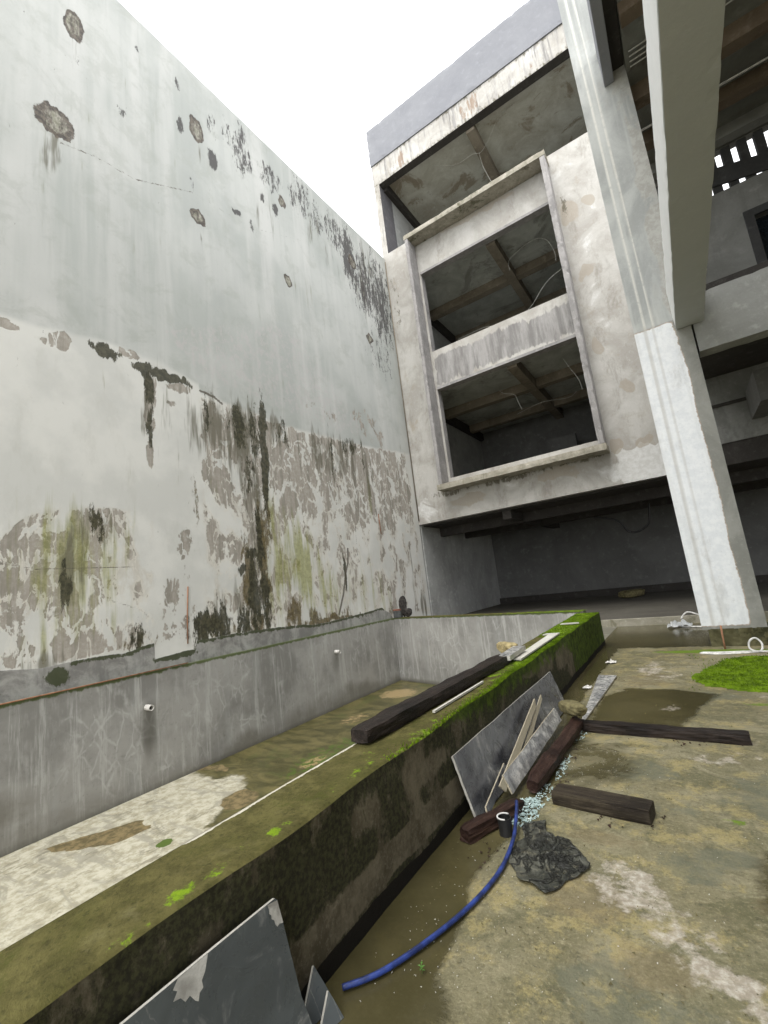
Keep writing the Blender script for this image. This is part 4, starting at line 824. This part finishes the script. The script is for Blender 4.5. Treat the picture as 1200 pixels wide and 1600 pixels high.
# black pot with a white rim
pt = thing('plastic_pot', 'small black plastic cylinder with white rim beside the hose', 'pot', (-1.272,2.90,0))
k = 20; V = []; F = []
for r, z in ((.042,0),(.043,.10),(.038,.10),(.037,.02)):
    for j in range(k): V.append((r*math.cos(2*math.pi*j/k), r*math.sin(2*math.pi*j/k), z))
for i in range(3):
    for j in range(k): F.append((i*k+j, i*k+(j+1) % k, (i+1)*k+(j+1) % k, (i+1)*k+j))
F.append(tuple(range(3*k, 4*k)))
MB().add(V, F, False).build('pot_body', M_black, pt)
MB().tube([(.042*math.cos(t), .042*math.sin(t), .103) for t in np.linspace(1.2, 5.2, 24)], .005, 6).build('pot_rim', M_white, pt)

# crumpled sheet
def sheet(name, label, outline, mat, seed, hgt, cat, z0=.004, dens=46):
    cxy = np.mean(outline, 0); n = len(outline); P = np.array(list(outline)+[outline[0]]); th = np.linspace(0, n, n*9+1)[:-1]
    ring = np.array([P[int(t)]*(1-(t % 1))+P[int(t)+1]*(t % 1) for t in th]); rr = np.linspace(0, 1, dens); V = []; F = []; m = len(ring)
    ring = ring+.03*np.stack([fbm(th*1.7, th*0, 3, seed)-.5, fbm(th*1.7, th*0+5, 3, seed)-.5], -1)*2
    for q in rr:
        X = cxy+(ring-cxy)*q
        f1 = fbm(X[:,0]*7, X[:,1]*7, 2, seed); f2 = fbm(X[:,0]*16+3*f1, X[:,1]*16, 2, seed+5)
        rid = 1-np.abs(2*f1-1); rid2 = 1-np.abs(2*f2-1)
        f3 = fbm(X[:,0]*4+X[:,1]*3+9, X[:,1]*6-X[:,0]*4+f1*3, 2, seed+9); rid3 = 1-np.abs(2*f3-1)
        z = z0+hgt*(.8*rid**5+.35*rid2**4+.9*rid3**6)*(1-.5*q**4)+.006*np.sin(th*2.1)*(q > .9)*.5+.004*(q > .9)
        for i in range(m): V.append((X[i,0], X[i,1], z[i]))
    for a in range(len(rr)-1):
        for i in range(m): F.append((a*m+i, (a+1)*m+i, (a+1)*m+(i+1) % m, a*m+(i+1) % m))
    o = MB().add(V, F, True).build(name, mat); s = o.modifiers.new('thick', 'SOLIDIFY'); s.thickness = .002; s.offset = 1
    return tag(o, label, cat)
sheet('plastic_sheet', 'crumpled wet dark plastic sheet spread on the floor beside the hose', [(-1.16,2.62),(-1.17,2.85),(-1.20,3.05),(-1.08,3.12),(-1.06,2.98),(-.94,2.98),(-.82,2.86),(-.74,2.76),(-.78,2.63),(-.92,2.45),(-1.06,2.48)], M_tarp, 3, .021, 'plastic sheet')

# broken glass, plaster crumbs: uncountable
def shards(name, label, spots, mat, seed, smin, smax, cat):
    r = random.Random(seed); mb = MB()
    for cx_, cy_, rx, ry, n, hz_ in spots:
        for _ in range(n):
            a = r.random()*6.283; d = math.sqrt(r.random()); x = cx_+rx*d*math.cos(a); y = cy_+ry*d*math.sin(a); z = hz_*(1-d)*r.random()+.003
            s = r.uniform(smin, smax); T = Matrix.Rotation(r.random()*6.28, 3, 'Z') @ Matrix.Rotation(r.uniform(-1.1, 1.1), 3, 'X')
            pts = [Vector((s*r.uniform(.5,1)*math.cos(q+r.random()), s*r.uniform(.5,1)*math.sin(q+r.random()), 0)) for q in (0, 2.1, 4.2)]
            V = [tuple(T @ p+Vector((x, y, z+s*.3))) for p in pts]+[tuple(T @ (p+Vector((0,0,s*.25)))+Vector((x, y, z+s*.3))) for p in pts]
            mb.add(V, [(0,2,1),(3,4,5),(0,1,4,3),(1,2,5,4),(2,0,3,5)])
    o = mb.build(name, mat); return tag(o, label, cat, None, 'stuff')
shards('broken_glass', 'heap of crushed pale green glass at the end of the hose', [(-1.245,3.2,.10,.20,420,.06),(-1.19,3.45,.06,.2,70,.02),(-1.165,4.0,.03,.28,60,.02),(-1.18,4.78,.06,.2,40,.02)], M_glass, 3, .006, .017, 'broken glass')
shards('plaster_crumbs', 'white plaster crumbs scattered over the wet floor near the hose and timbers', [(-.95,4.05,.35,.55,160,0),(-1.2,2.3,.25,.6,90,0),(-.7,2.0,.45,.5,60,0),(-.3,3.6,.6,1.2,60,0),(-.2,7.3,.8,1.2,50,0),(-1.4,1.9,.12,.4,30,0)], M_marblee, 9, .002, .0055, 'crumbs')

shards('gravel_bits', 'brown gravel crumbs and dirt bits scattered across the courtyard floor', [(-.9,3.0,.6,1.4,160,0),(-.5,4.6,.8,1.,120,0),(-.2,7.2,1.2,1.6,140,0),(-1.45,4.5,.14,2.6,160,0),(-.4,2.2,.6,.5,70,0),(-1.3,6.6,.25,1.5,90,0)], M_rockmat, 19, .003, .009, 'gravel')
shards('wood_chips', 'dark wood splinters scattered around the old timbers on the floor', [(-1.15,3.9,.12,.5,40,0),(-.6,3.35,.25,.18,25,0),(-.3,4.85,.5,.16,30,0),(-1.35,2.75,.2,.25,25,0)], M_woodred, 29, .006, .018, 'wood chips')
# moss
def tufts(name, label, f, n, seed, hmin, hmax, mat=M_moss):
    r = random.Random(seed); V = []; F = []
    for _ in range(n):
        p = f(r)
        if p is None: continue
        x, y, z = p; h = r.uniform(hmin, hmax); w = h*.45; a = r.random()*6.28; tx, ty = r.uniform(-.5,.5)*h, r.uniform(-.5,.5)*h; b = len(V)
        V += [(x-w*math.cos(a), y-w*math.sin(a), z), (x+w*math.cos(a), y+w*math.sin(a), z), (x+tx, y+ty, z+h)]; F.append((b, b+1, b+2))
    return tag(MB().add(V, F, False).build(name, mat), label, 'moss', None, 'stuff')
moss_poly = [(-.22,6.95),(-.20,7.35),(-.05,7.9),(.14,8.42),(.45,8.6),(.75,8.66),(1.2,8.7),(1.6,8.3),(1.6,6.9),(.6,6.62),(.30,6.62),(.05,6.72),(-.1,6.85)]
ux_, vy_ = arr((-.35, 1.75, .03)), arr((6.5, 8.85, .03)); mp = polymask(moss_poly, .13)
def mossz(U, V): return mp(U, V)**.5*(.006+.016*fbm(U*5, V*5, 4, 31))-.005
gx, gy = np.meshgrid((ux_[:-1]+ux_[1:])/2, (vy_[:-1]+vy_[1:])/2, indexing='ij'); kp = mp(gx, gy) > .25+1.6*(fbm(gx*5, gy*5, 4, 5)-.42)
mo = MB().grid(ux_, vy_, lambda U, V: (U, V, mossz(U, V)), keep=lambda A, B: kp, smooth=True)
tag(mo.build('moss', M_moss), 'bright green moss cushion on the floor near the column', 'moss', None, 'stuff')
def f_m(r):
    x, y = r.uniform(-.3, 1.7), r.uniform(6.55, 8.8); a, b = np.array(x), np.array(y)
    if float(mp(a, b)) < .3+.4*r.random() and (r.random() > .12 or float(fbm(a*3, b*3, 3, 2)) < .5): return None
    return x, y, max(0, float(mossz(a, b)))
tufts('moss', 'fine mossy tufts sprouting over the green cushion near the column', f_m, 9000, 4, .008, .022)
def f_w(r):
    y = 2.2+7.8*r.random()**.8
    if y < 6.8: v = 1-abs(r.gauss(0, .10))
    else: v = r.random()
    if r.random() > .35+.65*ss(np.array(y), 2.6, 4.5): return None
    return xi(y)+v*(xo(y)+.012*math.sin(y*5.3)-xi(y)), y, .636
tufts('moss', 'bright green moss fringe along the outer edge of the pool wall top', f_w, 16000, 6, .006, .018)
# weed
wd = thing('weed', 'tiny green seedling growing in the wet floor near the hose', 'weed', (-1.25,1.78,0)); wd.scale = (.6,.6,.6)
sd = MB().tube([(0,0,0),(.004,.0,.03),(.0,.004,.055)], .0018, 5).build('stem', M_leaf, wd)
lf = MB()
for k in range(7):
    a = k*2.4; z = .025+.005*k; c_, s_ = math.cos(a), math.sin(a); lf.add([(0,0,z),(.014*c_-.007*s_,.014*s_+.007*c_,z+.006),(.028*c_,.028*s_,z+.004),(.014*c_+.007*s_,.014*s_-.007*c_,z+.006)], [(0,1,2,3)])
lf.build('leaf', M_leaf, wd)

# rope and rod at the column, plastic bag
rp = [(-.14,8.86,.015),(.1,8.78,.015),(.4,8.84,.015),(.62,8.95,.02),(.66,9.0,.12),(.60,9.02,.20),(.52,9.0,.16),(.5,8.97,.06),(.58,8.93,.02),(.8,8.95,.015),(1.1,8.93,.015)]
tag(MB().tube(pipe_pts(rp, 10), .014, 8).tube(pipe_pts([(-.14,8.86,.015),(-.1,8.92,.015),(.1,8.90,.015),(.5,8.93,.02)], 8), .014, 8).build('rope', M_white), 'white rope looped on the floor before the column footing', 'rope')
tag(MB().tube([(.215,9.33,.37),(.205,9.3,.18),(.20,9.26,0)], .014, 7).build('steel_rod', M_rust), 'short rusty steel rod leaning upright at the column footing', 'rod')
bg = thing('plastic_bag', 'crumpled clear plastic and white cable lying on the kerb left of the column', 'plastic bag', (-.42,12.0,0))
def bagmesh(cx_, cy_, s, seed):
    ug = np.linspace(-1, 1, 16); return MB().grid(ug, ug, lambda U, V: (cx_+s*U+.1*s*fbm(V*4, U*4, 2, seed), cy_+s*V, .01+s*.8*(fbm(U*2.5+9, V*2.5+9, 3, seed)**2)*(1-.6*np.maximum(abs(U), abs(V)))*1.6))
bagmesh(-.05, .2, .24, 3).build('film', M_bag, bg)
MB().tube(pipe_pts([(-.2,.25,.1),(0,.1,.02),(.25,-.05,.02),(.6,-.2,.02),(1.,-.3,.02)], 8), .02, 7).tube(pipe_pts([(0,.4,.15),(.15,.5,.28),(.4,.4,.2),(.7,.2,.08)], 8), .016, 7).build('cable', M_white, bg)
for i, (x, y, lb) in enumerate(((-1.36,8.2,'crushed pale cup lying near the far end of the pool wall foot'), (-1.43,6.55,'small crushed pale scrap between the pool wall foot and stone offcut'))):
    o = bagmesh(0, 0, .075-.02*i, 11+i).build('litter', M_pvc); o.location = (x, y, .0); tag(o, lb, 'litter', 'small litter on the floor')
# wires
def wire(name, label, ctrl, r=.008, mat=M_wire, n=8):
    return tag(MB().tube(pipe_pts(ctrl, n), r, 6).build(name, mat), label, 'wire', 'loose electric wires in the building')
wire('electric_wire', 'thin wires hanging across the top storey ceiling joist', [(-5.9,16.0,19.35),(-5.,16.4,19.1),(-4.2,16.3,18.95),(-3.9,16.4,18.9),(-3.4,16.2,19.05),(-2.9,15.9,19.3),(-2.2,15.8,19.36)])
wire('electric_wire', 'wire dropping from the top storey joist behind the window head', [(-3.95,16.35,18.92),(-3.92,16.5,18.3),(-3.7,16.6,17.4)])
wire('electric_wire', 'sagging wire across the upper window bay near its sill', [(-6.3,16.8,11.6),(-5.0,16.6,11.5),(-4.3,16.5,11.2),(-3.2,16.3,11.25),(-2.3,16.1,11.9),(-1.2,16.,12.2)])
wire('electric_wire', 'looped wire below the upper window bay ceiling', [(-3.6,16.4,13.2),(-3.5,16.3,13.6),(-2.6,16.2,13.8),(-2.1,16.1,13.5),(-1.9,16.1,12.9),(-1.9,16.1,12.5)])
wire('electric_wire', 'short wire hanging at the middle of the lower window bay', [(-4.9,16.6,8.8),(-4.7,16.5,8.5),(-4.3,16.5,8.3),(-4.2,16.5,8.0),(-4.1,16.5,7.6)])
wire('electric_wire', 'hanging wire at the right of the lower window bay', [(-2.3,16.1,8.8),(-2.15,16.1,8.4),(-1.95,16.1,7.9),(-1.9,16.1,7.5)])
wire('electric_wire', 'wire trailing along the far joist of the lower window bay', [(-4.6,17.6,7.9),(-3.6,17.7,8.1),(-2.6,17.8,8.0),(-2.2,17.9,8.3)])
tag(MB().tube(pipe_pts([(-2.6,18,3.3),(-1.87,18,3.05),(-1.6,18,2.62),(-1.3,18,2.55),(-.95,18,2.75),(-.84,18,3.1),(-.8,18,3.45)], 8), .035, 8).build('hanging_cable', M_wireb), 'thick black cable loop hanging from the ground storey ceiling', 'cable')
wire('electric_wire', 'thin pale line strung under the wing ceiling right of the overhead beam', [(1.3,10.7,10.9),(2.5,10.6,10.8),(3.6,10.55,10.75),(6,10.5,10.8)], .014)
rock('rubble', 'small heap of rubble on the dark ground storey floor', (-2.1,20.,.17), (1.1,.7,.3), M_rockmat, 31, 'rubble')
